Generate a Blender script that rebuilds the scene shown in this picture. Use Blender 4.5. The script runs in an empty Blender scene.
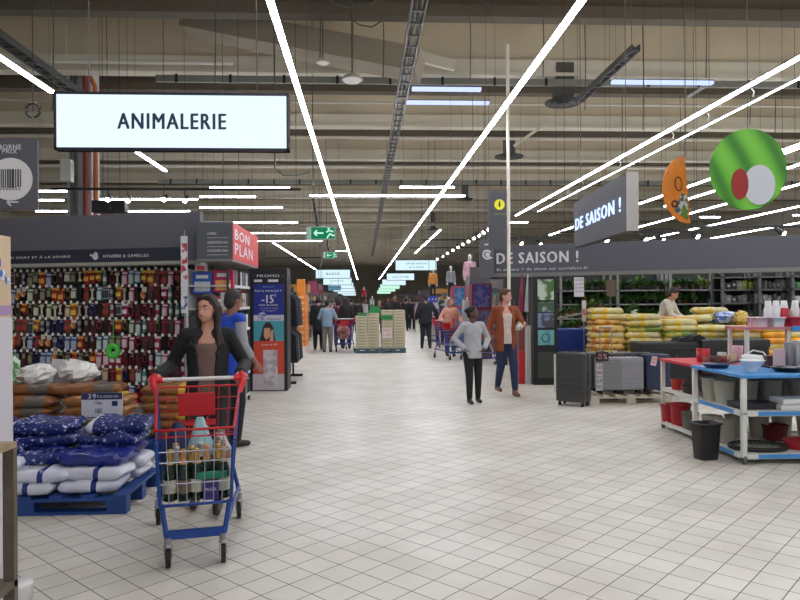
import bpy, bmesh, math, random
from mathutils import Vector, Matrix, noise
random.seed(7)
R = random.Random(11)
C = bpy.context.scene
COL = C.collection

# ------------------------------------------------------------------ camera, world, exposure
F = 690.0; TH = math.atan(36.0 / F); ROLL = math.radians(0.35); EYE = Vector((0, 0, 1.6))
FWD = Vector((math.sin(TH), math.cos(TH), 0)); _r = Vector((math.cos(TH), -math.sin(TH), 0)); _u = Vector((0, 0, 1))
RGT = _r * math.cos(ROLL) - _u * math.sin(ROLL); UPC = _u * math.cos(ROLL) + _r * math.sin(ROLL)
cam_data = bpy.data.cameras.new('camera'); cam = bpy.data.objects.new('camera', cam_data); COL.objects.link(cam)
cam_data.sensor_width = 36; cam_data.lens = 36 * F / 800; cam_data.clip_end = 400; cam_data.clip_start = 0.05
m = Matrix.Identity(4)
for i, v in enumerate((RGT, UPC, -FWD)):
    for j in range(3): m[j][i] = v[j]
m.translation = EYE
cam.matrix_world = m; C.camera = cam
w = bpy.data.worlds.new('world'); C.world = w; w.use_nodes = True
w.node_tree.nodes['Background'].inputs[0].default_value = (0.80, 0.84, 0.90, 1)
w.node_tree.nodes['Background'].inputs[1].default_value = 0.35
C.view_settings.view_transform = 'Standard'; C.view_settings.look = 'None'
C.view_settings.gamma = 1; C.view_settings.use_curve_mapping = False
C.view_settings.exposure = 0.66
STRIP_POWER = 25.0      # tube lights
BOX_POWER = 1.0         # light boxes
C.cycles.max_bounces = 6; C.cycles.diffuse_bounces = 4; C.cycles.glossy_bounces = 3
C.cycles.transparent_max_bounces = 8; C.cycles.use_denoising = True
C.cycles.sample_clamp_indirect = 4

def at(px, py, d): return EYE + FWD * d + RGT * ((px - 400) / F * d) + UPC * ((300 - py) / F * d)
def ray(px, py): return FWD + RGT * ((px - 400) / F) + UPC * ((300 - py) / F)
def atz(px, py, z=0.0):
    r = ray(px, py); return EYE + r * ((z - EYE.z) / r.z)
def atY(px, py, Y):
    r = ray(px, py); return EYE + r * (Y / r.y)
def atX(px, py, X):
    r = ray(px, py); return EYE + r * (X / r.x)

# ------------------------------------------------------------------ materials
def lin(c):
    out = []
    for v in c[:3]:
        v /= 255.0
        out.append(v / 12.92 if v <= 0.04045 else ((v + 0.055) / 1.055) ** 2.4)
    return (*out, 1)
_mats = {}
def M(col, rough=0.55, metal=0.0, emit=0.0, spec=None, var=0.0, vscale=8.0, bump=0.0, bscale=60.0, trans=0.0, alpha=1.0, col2=None, cpos=.5):
    key = (tuple(col), rough, metal, emit, spec, var, vscale, bump, bscale, trans, alpha, col2, cpos)
    if key in _mats: return _mats[key]
    mt = bpy.data.materials.new('surface'); mt.use_nodes = True
    nt = mt.node_tree; b = nt.nodes['Principled BSDF']
    b.inputs['Base Color'].default_value = lin(col); b.inputs['Roughness'].default_value = rough
    b.inputs['Metallic'].default_value = metal
    if spec is not None: b.inputs['Specular IOR Level'].default_value = spec
    if trans: b.inputs['Transmission Weight'].default_value = trans
    if alpha < 1: b.inputs['Alpha'].default_value = alpha
    if emit:
        b.inputs['Emission Color'].default_value = lin(col); b.inputs['Emission Strength'].default_value = emit
    if var or bump or col2:
        tc = nt.nodes.new('ShaderNodeTexCoord')
    if var or col2:
        n = nt.nodes.new('ShaderNodeTexNoise'); n.inputs['Scale'].default_value = vscale; n.inputs['Detail'].default_value = 3
        nt.links.new(tc.outputs['Object'], n.inputs['Vector'])
        r = nt.nodes.new('ShaderNodeValToRGB'); nt.links.new(n.outputs['Fac'], r.inputs['Fac'])
        a = lin(col)
        if col2: r.color_ramp.elements[0].color = a; r.color_ramp.elements[1].color = lin(col2); r.color_ramp.elements[0].position = cpos - .04; r.color_ramp.elements[1].position = cpos + .04
        else:
            r.color_ramp.elements[0].color = (*[max(0, v * (1 - var)) for v in a[:3]], 1); r.color_ramp.elements[1].color = (*[min(1, v * (1 + var)) for v in a[:3]], 1)
            r.color_ramp.elements[0].position = .3; r.color_ramp.elements[1].position = .7
        nt.links.new(r.outputs['Color'], b.inputs['Base Color'])
    if bump:
        n2 = nt.nodes.new('ShaderNodeTexNoise'); n2.inputs['Scale'].default_value = bscale; n2.inputs['Detail'].default_value = 2
        nt.links.new(tc.outputs['Object'], n2.inputs['Vector'])
        bp = nt.nodes.new('ShaderNodeBump'); bp.inputs['Strength'].default_value = bump; bp.inputs['Distance'].default_value = .01
        nt.links.new(n2.outputs['Fac'], bp.inputs['Height']); nt.links.new(bp.outputs['Normal'], b.inputs['Normal'])
    _mats[key] = mt
    return mt
def glow(col, s):
    key = ('g', tuple(col), s)
    if key in _mats: return _mats[key]
    mt = bpy.data.materials.new('glow'); mt.use_nodes = True; nt = mt.node_tree
    for n in list(nt.nodes): nt.nodes.remove(n)
    e = nt.nodes.new('ShaderNodeEmission'); o = nt.nodes.new('ShaderNodeOutputMaterial')
    e.inputs[0].default_value = lin(col); e.inputs[1].default_value = s
    nt.links.new(e.outputs[0], o.inputs[0]); _mats[key] = mt
    return mt
WHITE = (232, 232, 230); STEEL = M((150, 152, 155), .35, .8); BLACK = M((22, 22, 24), .5); WIRE = M((84, 82, 78), .6)

# ------------------------------------------------------------------ mesh builder
class MB:
    def __init__(s): s.v = []; s.f = []; s.mi = []; s.sm = []; s.mats = []
    def mid(s, m):
        if m is None: return 0
        if m not in s.mats: s.mats.append(m)
        return s.mats.index(m)
    def add(s, vs, fs, m=None, smooth=False, mx=None):
        o = len(s.v); k = s.mid(m)
        for v in vs: s.v.append(tuple(mx @ Vector(v)) if mx is not None else tuple(v))
        for f in fs: s.f.append([i + o for i in f]); s.mi.append(k); s.sm.append(smooth)
        return s
    def box(s, x0, x1, y0, y1, z0, z1, m=None, b=0.0, mx=None):
        if b <= 0:
            vs = [(x, y, z) for x in (x0, x1) for y in (y0, y1) for z in (z0, z1)]
            fs = [(0, 1, 3, 2), (4, 6, 7, 5), (0, 4, 5, 1), (2, 3, 7, 6), (0, 2, 6, 4), (1, 5, 7, 3)]
            return s.add(vs, fs, m, False, mx)
        b = min(b, (x1 - x0) * .45, (y1 - y0) * .45, (z1 - z0) * .45)
        bm = bmesh.new(); bmesh.ops.create_cube(bm, size=1)
        for v in bm.verts: v.co = Vector(((x0 + x1) / 2 + v.co.x * (x1 - x0), (y0 + y1) / 2 + v.co.y * (y1 - y0), (z0 + z1) / 2 + v.co.z * (z1 - z0)))
        bmesh.ops.bevel(bm, geom=bm.edges[:], offset=b, segments=2, affect='EDGES', profile=.6)
        bm.verts.index_update()
        s.add([v.co.copy() for v in bm.verts], [[v.index for v in f.verts] for f in bm.faces], m, False, mx); bm.free(); return s
    def cbox(s, c, sz, m=None, b=0.0, mx=None):
        return s.box(c[0] - sz[0] / 2, c[0] + sz[0] / 2, c[1] - sz[1] / 2, c[1] + sz[1] / 2, c[2] - sz[2] / 2, c[2] + sz[2] / 2, m, b, mx)
    def tube(s, pts, r, m=None, n=8, cap=True, smooth=True, closed=False, mx=None):
        pts = [Vector(p) for p in pts]; rs = r if isinstance(r, (list, tuple)) else [r] * len(pts)
        vs = []; fs = []; L = len(pts); up = None
        for i, p in enumerate(pts):
            if closed: t = pts[(i + 1) % L] - pts[i - 1]
            elif i == 0: t = pts[1] - p
            elif i == L - 1: t = p - pts[i - 1]
            else: t = pts[i + 1] - pts[i - 1]
            if t.length < 1e-9: t = Vector((0, 0, 1))
            t.normalize()
            if up is None:
                up = Vector((0, 0, 1)) if abs(t.z) < .9 else Vector((0, 1, 0))
            a = t.cross(up)
            if a.length < 1e-6: a = t.cross(Vector((1, 0, 0)))
            a.normalize(); b = t.cross(a); up = -b if False else up
            for k in range(n):
                an = 2 * math.pi * k / n
                vs.append(p + (a * math.cos(an) + b * math.sin(an)) * rs[i])
        for i in range(L if closed else L - 1):
            j = (i + 1) % L
            for k in range(n):
                k2 = (k + 1) % n
                fs.append((i * n + k, i * n + k2, j * n + k2, j * n + k))
        s.add(vs, fs, m, smooth, mx)
        if cap and not closed:
            s.add(vs[:n], [tuple(range(n - 1, -1, -1))], m, False, mx); s.add(vs[-n:], [tuple(range(n))], m, False, mx)
        return s
    def bar(s, p, q, w, h, m=None, mx=None):
        p = Vector(p); q = Vector(q); t = (q - p).normalized(); up = Vector((0, 0, 1)) if abs(t.z) < .95 else Vector((0, 1, 0))
        a = t.cross(up).normalized() * w / 2; b = a.cross(t).normalized() * h / 2
        vs = [c + i * a + j * b for c in (p, q) for i, j in ((-1, -1), (1, -1), (1, 1), (-1, 1))]
        return s.add(vs, [(0, 1, 2, 3), (7, 6, 5, 4), (0, 4, 5, 1), (1, 5, 6, 2), (2, 6, 7, 3), (3, 7, 4, 0)], m, False, mx)
    def lathe(s, prof, m=None, n=16, c=(0, 0, 0), smooth=True, mx=None):
        vs = []; fs = []
        for r_, z in prof:
            for k in range(n):
                a = 2 * math.pi * k / n; vs.append((c[0] + r_ * math.cos(a), c[1] + r_ * math.sin(a), c[2] + z))
        for i in range(len(prof) - 1):
            for k in range(n):
                k2 = (k + 1) % n; fs.append((i * n + k, i * n + k2, (i + 1) * n + k2, (i + 1) * n + k))
        s.add(vs, fs, m, smooth, mx)
        if prof[0][0] > 1e-5: s.add(vs[:n], [tuple(range(n - 1, -1, -1))], m, False, mx)
        if prof[-1][0] > 1e-5: s.add(vs[-n:], [tuple(range(n))], m, False, mx)
        return s
    def ell(s, c, r, m=None, n=12, mx=None):
        vs = []; fs = []; k_ = n // 2 + 1
        for i in range(k_ + 1):
            ph = math.pi * i / k_
            for k in range(n):
                a = 2 * math.pi * k / n
                vs.append((c[0] + r[0] * math.sin(ph) * math.cos(a), c[1] + r[1] * math.sin(ph) * math.sin(a), c[2] - r[2] * math.cos(ph)))
        for i in range(k_):
            for k in range(n): k2 = (k + 1) % n; fs.append((i * n + k, i * n + k2, (i + 1) * n + k2, (i + 1) * n + k))
        return s.add(vs, fs, m, True, mx)
    def prism(s, poly, y0, y1, m=None, mx=None):          # polygon in x,z, counter-clockwise seen from -y
        n = len(poly); vs = [(x, y0, z) for x, z in poly] + [(x, y1, z) for x, z in poly]
        fs = [tuple(range(n)), tuple(range(2 * n - 1, n - 1, -1))] + [(i, i + n, (i + 1) % n + n, (i + 1) % n) for i in range(n)]
        return s.add(vs, fs, m, False, mx)
    def text(s, body, x0, x1, z0, z1, y, m, depth=.004, bold=0.0):
        me = text_mesh(body, bold)
        xs = [v.co.x for v in me.vertices]; ys = [v.co.y for v in me.vertices]
        ax, bx, ay, by = min(xs), max(xs), min(ys), max(ys)
        vs = [(x0 + (v.co.x - ax) / (bx - ax) * (x1 - x0), y - (depth if v.co.z > 0 else 0), z0 + (v.co.y - ay) / max(1e-6, by - ay) * (z1 - z0)) for v in me.vertices]
        fc = [list(p.vertices) for p in me.polygons]
        if bold:
            e = bold * (z1 - z0) * 1.3
            s.add([(vx + e, vy - .0006, vz + e * .3) for vx, vy, vz in vs], fc, m); s.add([(vx - e, vy - .0003, vz - e * .3) for vx, vy, vz in vs], fc, m)
        return s.add(vs, fc, m)
    def build(s, name, parent=None, mat=None, loc=None, rot=None):
        me = bpy.data.meshes.new(name); me.from_pydata(s.v, [], s.f)
        for mm in (s.mats or [mat]):
            if mm is not None: me.materials.append(mm)
        for p, k, sm in zip(me.polygons, s.mi, s.sm):
            p.material_index = k if s.mats else 0; p.use_smooth = sm
        bm = bmesh.new(); bm.from_mesh(me); bmesh.ops.recalc_face_normals(bm, faces=bm.faces[:]); bm.to_mesh(me); bm.free()
        o = bpy.data.objects.new(name, me); COL.objects.link(o)
        if parent is not None: o.parent = parent
        if loc is not None: o.location = loc
        if rot is not None: o.rotation_euler = (0, 0, rot)
        return o
_txt = {}
def roofz(y):
    k = (y - BY[0]) % 5.2
    return 7.53 if k < .35 else 7.8 + (k - .4) * .165
def text_mesh(body, bold=0.0):
    k = (body, bold)
    if k in _txt: return _txt[k]
    cu = bpy.data.curves.new('txt', 'FONT'); cu.body = body; cu.extrude = .01; cu.resolution_u = 2; cu.space_character = 1.18 if bold else 1.05
    o = bpy.data.objects.new('txt', cu); COL.objects.link(o)
    dg = bpy.context.evaluated_depsgraph_get(); dg.update()
    me = bpy.data.meshes.new_from_object(o.evaluated_get(dg))
    bpy.data.objects.remove(o); bpy.data.curves.remove(cu); _txt[k] = me
    return me
def tag(o, label=None, cat=None, group=None, kind=None):
    if label: o['label'] = label
    if cat: o['category'] = cat
    if group: o['group'] = group
    if kind: o['kind'] = kind
    return o
def thing(name, label, cat, loc=(0, 0, 0), rz=0.0, group=None):
    o = bpy.data.objects.new(name, None); COL.objects.link(o); o.location = loc; o.rotation_euler = (0, 0, rz); o.empty_display_size = .1
    return tag(o, label, cat, group)
def kids(o): return _kids.get(o.name, [])
_kids = {}
def dup(o, loc=None, rz=None, label=None, group=None, parent=None, scale=None):
    c = o.copy(); COL.objects.link(c)
    if parent is not None: c.parent = parent
    if loc is not None: c.location = loc
    if rz is not None: c.rotation_euler = (0, 0, rz)
    if scale is not None: c.scale = scale if hasattr(scale, '__len__') else (scale,) * 3
    if label: c['label'] = label
    if group: c['group'] = group
    for ch in [x for x in o.children]: dup(ch, parent=c)
    return c
def struct(name, mb, mat=None): return tag(mb.build(name, None, mat), kind='structure')
ORD = 'first second third fourth fifth sixth seventh eighth ninth tenth eleventh twelfth thirteenth fourteenth fifteenth sixteenth seventeenth eighteenth nineteenth twentieth'.split()
def ordn(i): return ORD[i] if i < 20 else ('twenty-' + ORD[i - 20] if i < 29 else ('thirtieth' if i == 29 else 'thirty-' + ORD[i - 30]))

# ------------------------------------------------------------------ floor
def floor_mat():
    mt = bpy.data.materials.new('tiles'); mt.use_nodes = True; nt = mt.node_tree; b = nt.nodes['Principled BSDF']
    tc = nt.nodes.new('ShaderNodeTexCoord'); mp = nt.nodes.new('ShaderNodeMapping'); br = nt.nodes.new('ShaderNodeTexBrick')
    T = .1935; s2 = math.sqrt(.5)
    a = atz(490, 600); bb = atz(400, 568.7)
    # rotated coordinates: u=(X+Y)/sqrt2 , v=(Y-X)/sqrt2
    u0 = (bb.x + bb.y) * s2 % T; v0 = (a.y - a.x) * s2 % T
    mp.vector_type = 'POINT'; mp.inputs['Rotation'].default_value = (0, 0, -math.pi / 4); mp.inputs['Location'].default_value = (-u0, -v0, 0)
    nt.links.new(tc.outputs['Object'], mp.inputs['Vector']); nt.links.new(mp.outputs[0], br.inputs['Vector'])
    br.offset = 0; br.squash = 1
    br.inputs['Scale'].default_value = 1; br.inputs['Brick Width'].default_value = T; br.inputs['Row Height'].default_value = T
    br.inputs['Mortar Size'].default_value = .0034; br.inputs['Mortar Smooth'].default_value = .25; br.inputs['Bias'].default_value = 0
    br.inputs['Color1'].default_value = lin((206, 202, 193)); br.inputs['Color2'].default_value = lin((217, 211, 202)); br.inputs['Mortar'].default_value = lin((66, 60, 54))
    no = nt.nodes.new('ShaderNodeTexNoise'); no.inputs['Scale'].default_value = 1.3; no.inputs['Detail'].default_value = 5
    nt.links.new(tc.outputs['Object'], no.inputs['Vector'])
    rp = nt.nodes.new('ShaderNodeValToRGB'); rp.color_ramp.elements[0].color = (.82, .80, .77, 1); rp.color_ramp.elements[1].color = (1, 1, 1, 1)
    rp.color_ramp.elements[0].position = .3; rp.color_ramp.elements[1].position = .6
    nt.links.new(no.outputs['Fac'], rp.inputs['Fac'])
    mx = nt.nodes.new('ShaderNodeMixRGB'); mx.blend_type = 'MULTIPLY'; mx.inputs['Fac'].default_value = 1
    nt.links.new(br.outputs['Color'], mx.inputs[1]); nt.links.new(rp.outputs['Color'], mx.inputs[2]); nt.links.new(mx.outputs[0], b.inputs['Base Color'])
    b.inputs['Roughness'].default_value = .42; b.inputs['Specular IOR Level'].default_value = .45
    bp = nt.nodes.new('ShaderNodeBump'); bp.invert = True; bp.inputs['Strength'].default_value = .3; bp.inputs['Distance'].default_value = .002
    nt.links.new(br.outputs['Fac'], bp.inputs['Height']); nt.links.new(bp.outputs['Normal'], b.inputs['Normal'])
    return mt
YE = 112.0; XL, XR = -24.0, 27.0
mb = MB(); mb.box(XL, XR, -4, YE, -.1, 0); struct('floor', mb, floor_mat())
wallm = M((190, 184, 170), .8, var=.1, vscale=.4)
mb = MB(); mb.box(XL, XR, YE, YE + .3, 0, 9.2); struct('wall_far', mb, wallm)
mb = MB(); mb.box(XL - .3, XL, -4, YE, 0, 9.2); struct('wall_left', mb, wallm)
mb = MB(); mb.box(XR, XR + .3, -4, YE, 0, 9.2); struct('wall_right', mb, wallm)

# ------------------------------------------------------------------ roof: folded plates between cross beams
CEIL = M((204, 192, 168), .85, var=.10, vscale=.5); BEAM = M((216, 210, 192), .75, var=.06, vscale=.7); DARKB = M((96, 88, 76), .8)
BY = [-3.5 + 0.0 + 5.2 * k for k in range(-0, 23)]
off = 17.2 - (-3.5 + 5.2 * 4); BY = [y + off for y in BY]           # one beam stands at 17.2 m
mb = MB()
for k, y in enumerate(BY):
    y2 = y + 5.2
    prof = [(y, 7.5), (y + .35, 7.56), (y + .4, 7.8), (y + 4.95, 8.55), (y2 - .05, 8.6), (y2, 7.5)]
    for (ya, za), (yb, zb) in zip(prof, prof[1:]):
        mb.add([(XL, ya, za), (XR, ya, za), (XR, yb, zb), (XL, yb, zb), (XL, ya, za + .2), (XR, ya, za + .2), (XR, yb, zb + .2), (XL, yb, zb + .2)],
               [(3, 2, 1, 0), (4, 5, 6, 7), (0, 1, 5, 4), (2, 3, 7, 6), (1, 2, 6, 5), (3, 0, 4, 7)], None)
struct('ceiling', mb, CEIL)
for k, y in enumerate(BY):
    if y < 3: continue
    mb = MB(); mb.box(XL, XR, y - .12, y + .12, 7.22, 7.6, BEAM); mb.box(XL, XR, y - .2, y + .2, 7.18, 7.26, BEAM)
    struct('ceiling_beam', mb)
    if k % 1 == 0 and y < 60:
        mb = MB(); mb.box(XL, XR, y + 2.15, y + 2.5, 7.45, 7.7, DARKB); mb.box(XL, XR, y + 2.3, y + 2.35, 7.7, 8.2, DARKB)
        struct('ceiling_beam', mb)
# ------------------------------------------------------------------ tube lights
LZ = 4.6
TUBE = glow((240, 243, 251), STRIP_POWER); HOUS = M((110, 110, 108), .6)
def strip(name, label, p, q, group, seg=3.0, w=.062, m=None, hang=None):
    p = Vector(p); q = Vector(q); L = (q - p).length; rz = math.atan2(q.y - p.y, q.x - p.x)
    t = thing(name, label, 'ceiling light', p, rz, group)
    h = MB(); h.box(0, L, -w * .42, w * .42, w * .15 + .001, w * .15 + .03, HOUS); h.build('housing', t)
    d = MB(); n = max(1, int(L / seg + .5))
    for i in range(n):
        a, b = L * i / n, L * (i + 1) / n - .02
        d.box(a, b, -w / 2, w / 2, -w * .3, w * .15)
    d.build('diffuser', t, m or TUBE)
    k = max(1, int(L / 13))
    for i in range(k + 1):
        x = min(L - .1, .1 + i * L / k); MB().tube([(x, 0, .03), (x, 0, roofz(p.y + (q.y - p.y) * x / L) - p.z)], .0035, n=4).build('suspension_wire', t, WIRE)
    return t
def stripX(px, py, z=LZ): return atz(px, py, z).x
G = 'long light lines along the hall'
strip('light_line', 'long white light line passing just beside the lit pet-department sign', (stripX(300, 95.7), -3.5, LZ), (stripX(300, 95.7), 100, LZ), G, w=.066)
strip('light_line', 'long white light line along the main alley, between cable tray and yellow-dot sign', (stripX(473, 150), -3.5, LZ), (stripX(473, 150), 100, LZ), G, w=.066)
x = stripX(800, 57); strip('light_line', 'long bright light line above the hanging seasonal box sign', (x, -3.5, LZ), (x, 24.5, LZ), G, w=.056)
x2 = stripX(800, 78, LZ - .05); strip('light_line', 'thin spotlight track line just under the bright light line', (x2, 3.5, LZ - .05), (x2, 23, LZ - .05), G, w=.022)
tk = thing('track_brackets', 'small white hooks along the thin light line above the seasonal sign', 'bracket', (x2, 0, LZ), 0)
mb = MB()
for i in range(12):
    y = 4.7 + i * 1.35; mb.tube([(0, y, .03), (.02, y, .1), (-.01, y + .02, .16)], .012, n=5)
mb.build('hook', tk, M(WHITE, .5))
for (px, py, ya, yb, lb) in ((800, 144, 9, 14.5, 'light line crossing just behind the green disc top edge'),
        (637, 204.5, 9.6, 32, 'light line seen between box sign and orange disc'),
        (800, 164, 5, 22, 'thin light line level with the middle of the green disc'),
        (800, 184, 3.5, 30, 'light line passing under the green disc'),
        (800, 206, 5, 34, 'light line low above the far right of the dark fascia'),
        (800, 222.5, 6, 36, 'lowest light line over the garden shelves'),
        (0, 57, 6.5, 10.1, 'light line leading to the corner of the lit pet-department sign'),
        (137, 152, 13.9, 16.1, 'short light line just under the lit pet-department sign'),
        (274, 243, 36, 72, 'light line above the far left shelves beside the exit sign'),
        (425, 244, 29.5, 44, 'short light line with spotlights over the clothing area')):
    x = stripX(px, py); strip('light_line', lb, (x, ya, LZ), (x, yb, LZ), G)
# cross-wise lines: (x px left, x px right, y px)
G2 = 'crosswise light lines over the side aisles'
for i, (pa, pb, py, lb) in enumerate(((38, 75, 191, 'short crosswise light line beside the price-check sign'),
        (100, 198, 199, 'crosswise light line behind the row of spotlights'),
        (36, 64, 200, 'crosswise light line next to the price-check sign arrow'),
        (36, 190, 211, 'crosswise light line low over the pet aisle header'),
        (210, 290, 187.5, 'crosswise light line ending beside the small black camera'),
        (200, 256, 196.5, 'crosswise light line above the red offer sign'),
        (200, 283, 207.5, 'crosswise light line second above the red offer sign'),
        (205, 298, 222.5, 'crosswise light line touching the top of the grey offer sign'),
        (250, 306, 233, 'crosswise light line ending at the exit sign'),
        (250, 322, 241, 'crosswise light line just under the exit sign'),
        (310, 466, 195.5, 'wide crosswise light line spanning the main alley'),
        (400, 455, 187, 'crosswise light line far over the right aisles'),
        (336, 350, 251, 'tiny far crosswise light line crossing the left long line'),
        (420, 436, 248, 'tiny far crosswise light line crossing the right long line'),
        (505, 528, 222.3, 'short crosswise light line just right of the thin pole'),
        (700, 720, 217, 'short crosswise light line below the orange disc'),
        (793, 800, 215, 'crosswise light line at the far right above the fascia'))):
    a = atz(pa, py, LZ); b = atz(pb, py, LZ)
    strip('cross_light_line', lb, (a.x, a.y, LZ), (b.x, a.y, LZ), G2, w=.07)
# roof fluorescents, bluish
G3 = 'bluish tube lights under the roof'
TB = glow((190, 205, 255), 0.9)
for (pa, pb, py, z, lb) in ((412, 482, 88.5, 6.9, 'bluish roof tube, upper of the pair beside the cable tray'),
                            (406, 490, 102, 6.9, 'bluish roof tube, lower of the pair beside the cable tray'),
                            (612, 715, 81.5, 7.0, 'long bluish roof tube right of the round air diffuser')):
    a = atz(pa, py, z); b = atz(pb, py, z); strip('roof_tube', lb, (a.x, a.y, z), (b.x, a.y, z), G3, w=.16, m=TB)

# ------------------------------------------------------------------ cable trays and rails running along the hall
def tray(label, X, y0, y1, z, w, m, name='cable_tray'):
    t = thing(name, label, 'cable tray', (X, y0, z), 0)
    s = MB(); L = y1 - y0
    s.box(-w / 2, -w / 2 + .025, 0, L, 0, .12); s.box(w / 2 - .025, w / 2, 0, L, 0, .12); s.build('side_rail', t, m)
    r = MB(); y = 0
    while y < L: r.box(-w / 2 + .025, w / 2 - .025, y, y + .05, .01, .04); y += .35 if L < 40 else .5
    r.build('ladder_grating', t, m)
    c = MB(); c.tube([(-.04, 0, .06), (-.04, L, .06)], .03, n=6); c.tube([(.05, 0, .05), (.05, L, .05)], .022, n=6); c.build('cable', t, M((60, 60, 62), .3))
    n = int(L / 6)
    for i in range(n + 1): MB().tube([(0, .2 + i * (L - .4) / max(1, n), .05), (0, .2 + i * (L - .4) / max(1, n), roofz(y0 + .2 + i * (L - .4) / max(1, n)) - z)], .006, n=4).build('suspension_wire', t, WIRE)
GALV = M((116, 116, 114), .35, .7); DTR = M((80, 82, 80), .5, .4)
tray('shiny steel cable tray running down the middle of the hall roof', atz(419, 0, 6.0).x + .02, 6, 70, 6.0, .24, GALV)
tray('dark cable rail starting in mid air right of the round air diffuser', atz(636, 51, 6.0).x, atz(636, 51, 6.0).y, atz(578, 103, 6.0).y, 6.0, .16, DTR)
tray('green-grey cable tray at the far left above the lit sign', atz(35, 66, 6.0).x, 6, 17, 6.0, .26, DTR)
# trunking under the white beam with dark clips
for (Y, z, xa, xb, lb, n) in ((17.0, 7.02, -5, 18, 'grey trunking with black clips under the nearest white roof beam', 18),
                              (27.4, 6.3, -8, 22, 'dark lattice trunking hung across the hall behind the cable tray', 30)):
    t = thing('cross_trunking', lb, 'trunking', (0, Y, z)); mb = MB(); mb.box(xa, xb, -.05, .05, -.1, .06); mb.build('channel', t, M((128, 128, 118), .6))
    for i in range(n): x = xa + .5 + i * (xb - xa - 1) / (n - 1); MB().box(x - .03, x + .03, -.075, -.05, -.12, .08).build('clip', t, BLACK)
for i, (py, z, r, c, lb) in enumerate(((65, 7.1, .05, (215, 210, 198), 'white pipe crossing above the lit pet-department sign'),
        (8, 7.9, .05, (70, 60, 52), 'brown pipe right under the roof along the top edge'),
        (103, 6.9, .035, (190, 185, 172), 'thin pale pipe crossing between roof beams'),
        (138, 6.9, .05, (196, 190, 176), 'pale pipe crossing behind the lit sign'),
        (167, 6.6, .06, (206, 200, 186), 'white pipe crossing in front of the dark trunking'),
        (208, 6.4, .08, (176, 168, 150), 'far pale pipe crossing at the height of the hanging grey sign'),
        (224, 6.6, .12, (170, 160, 142), 'far thick pipe low across the hall'))):
    p = atz(400, py, z); o = MB().tube([(-14 if i else -6, p.y, z), (20 if i else -3.2, p.y, z)] if i else [(-14, p.y, z), (-3.0, p.y, z)], r, n=8).build('ceiling_pipe', None, M(c, .6)); tag(o, lb, 'pipe')
# diagonal braces and large duct under the roof
a = at(190, 22, 15.6); b = at(420, 66, 14.8)
o = MB().bar(a, b, .9, .5).build('roof_duct', None, M((150, 140, 122), .8)); tag(o, 'wide beige duct slanting across the roof above the left light line', 'duct')
a = at(418, 56, 16.4); b = at(455, 66, 16.6); tag(MB().bar(a, b, .1, .25).build('roof_brace', None, BEAM), 'short pale brace slanting to the beam right of the cable tray', 'brace')
a = at(514, 146, 22); b = at(548, 122, 22); tag(MB().bar(a, b, .08, .08).build('roof_brace', None, BEAM), 'thin pale brace slanting up beside the thin pole', 'brace')
a = at(690, 96, 19); b = at(715, 80, 19); tag(MB().bar(a, b, .3, .08).build('roof_brace', None, M((190, 192, 200), .5)), 'short bright brace slanting under the right roof tube', 'brace')
# hanging wires and loops of cable
WG = 'thin cables hanging from the roof'
for px, d, y0, y1, lb in ((53, 12, -10, 110, None), (215, 12, -10, 84, None), (320, 12, -10, 58, None), (352, 13, -5, 78, None), (383, 14, -5, 78, None), (470, 14, -5, 80, None),
                  (543, 14, -5, 78, None), (585, 15, 60, 110, None), (643, 15, 75, 130, None), (706, 14, -5, 78, None), (750, 18, 95, 125, None), (622, 18, 95, 170, None), (775, 18, 100, 135, None), (680, 20, 80, 150, None)):
    p1 = at(px, y1, d); o = MB().tube([(p1.x, p1.y, roofz(p1.y)), (p1.x + .02, p1.y, (7.6 + p1.z) / 2), p1], .012, n=5).build('hanging_cable', None, WIRE)
    tag(o, 'thin dark cable hanging straight from the roof, %s' % {53: 'left of the lit sign', 215: 'above the lit sign', 320: 'holding the small dome lamp', 352: 'holding the wide dome lamp',
        383: 'left of the steel cable tray', 470: 'first right of the steel cable tray', 543: 'right of the second long light line', 585: 'beside the dark cable rail',
        643: 'under the long bluish tube', 706: 'over the two parallel light lines', 750: 'just above the green disc', 622: 'above the box sign', 775: 'far right above the green disc', 680: 'above the orange disc'}[px], 'cable')
for pts, lb in ((((322, -8), (335, 4), (352, 8), (370, 5), (384, -6)), 'dark cable looping down at the top middle of the roof'),
                (((352, 20), (360, 25), (372, 27), (382, 21)), 'small sagging cable left of the steel tray'),
                (((475, -6), (485, 4), (498, 10)), 'dark cable bending down near the top right of the steel tray'),
                (((275, 168), (283, 175), (297, 175), (310, 172)), 'black cable sagging right under the lit sign corner')):
    e_ = at(*pts[0], 13); o = MB().tube([(e_.x, e_.y, roofz(e_.y))] + [at(x, y, 13) for x, y in pts], .015, n=6).build('looped_cable', None, WIRE); tag(o, lb, 'cable')

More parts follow.
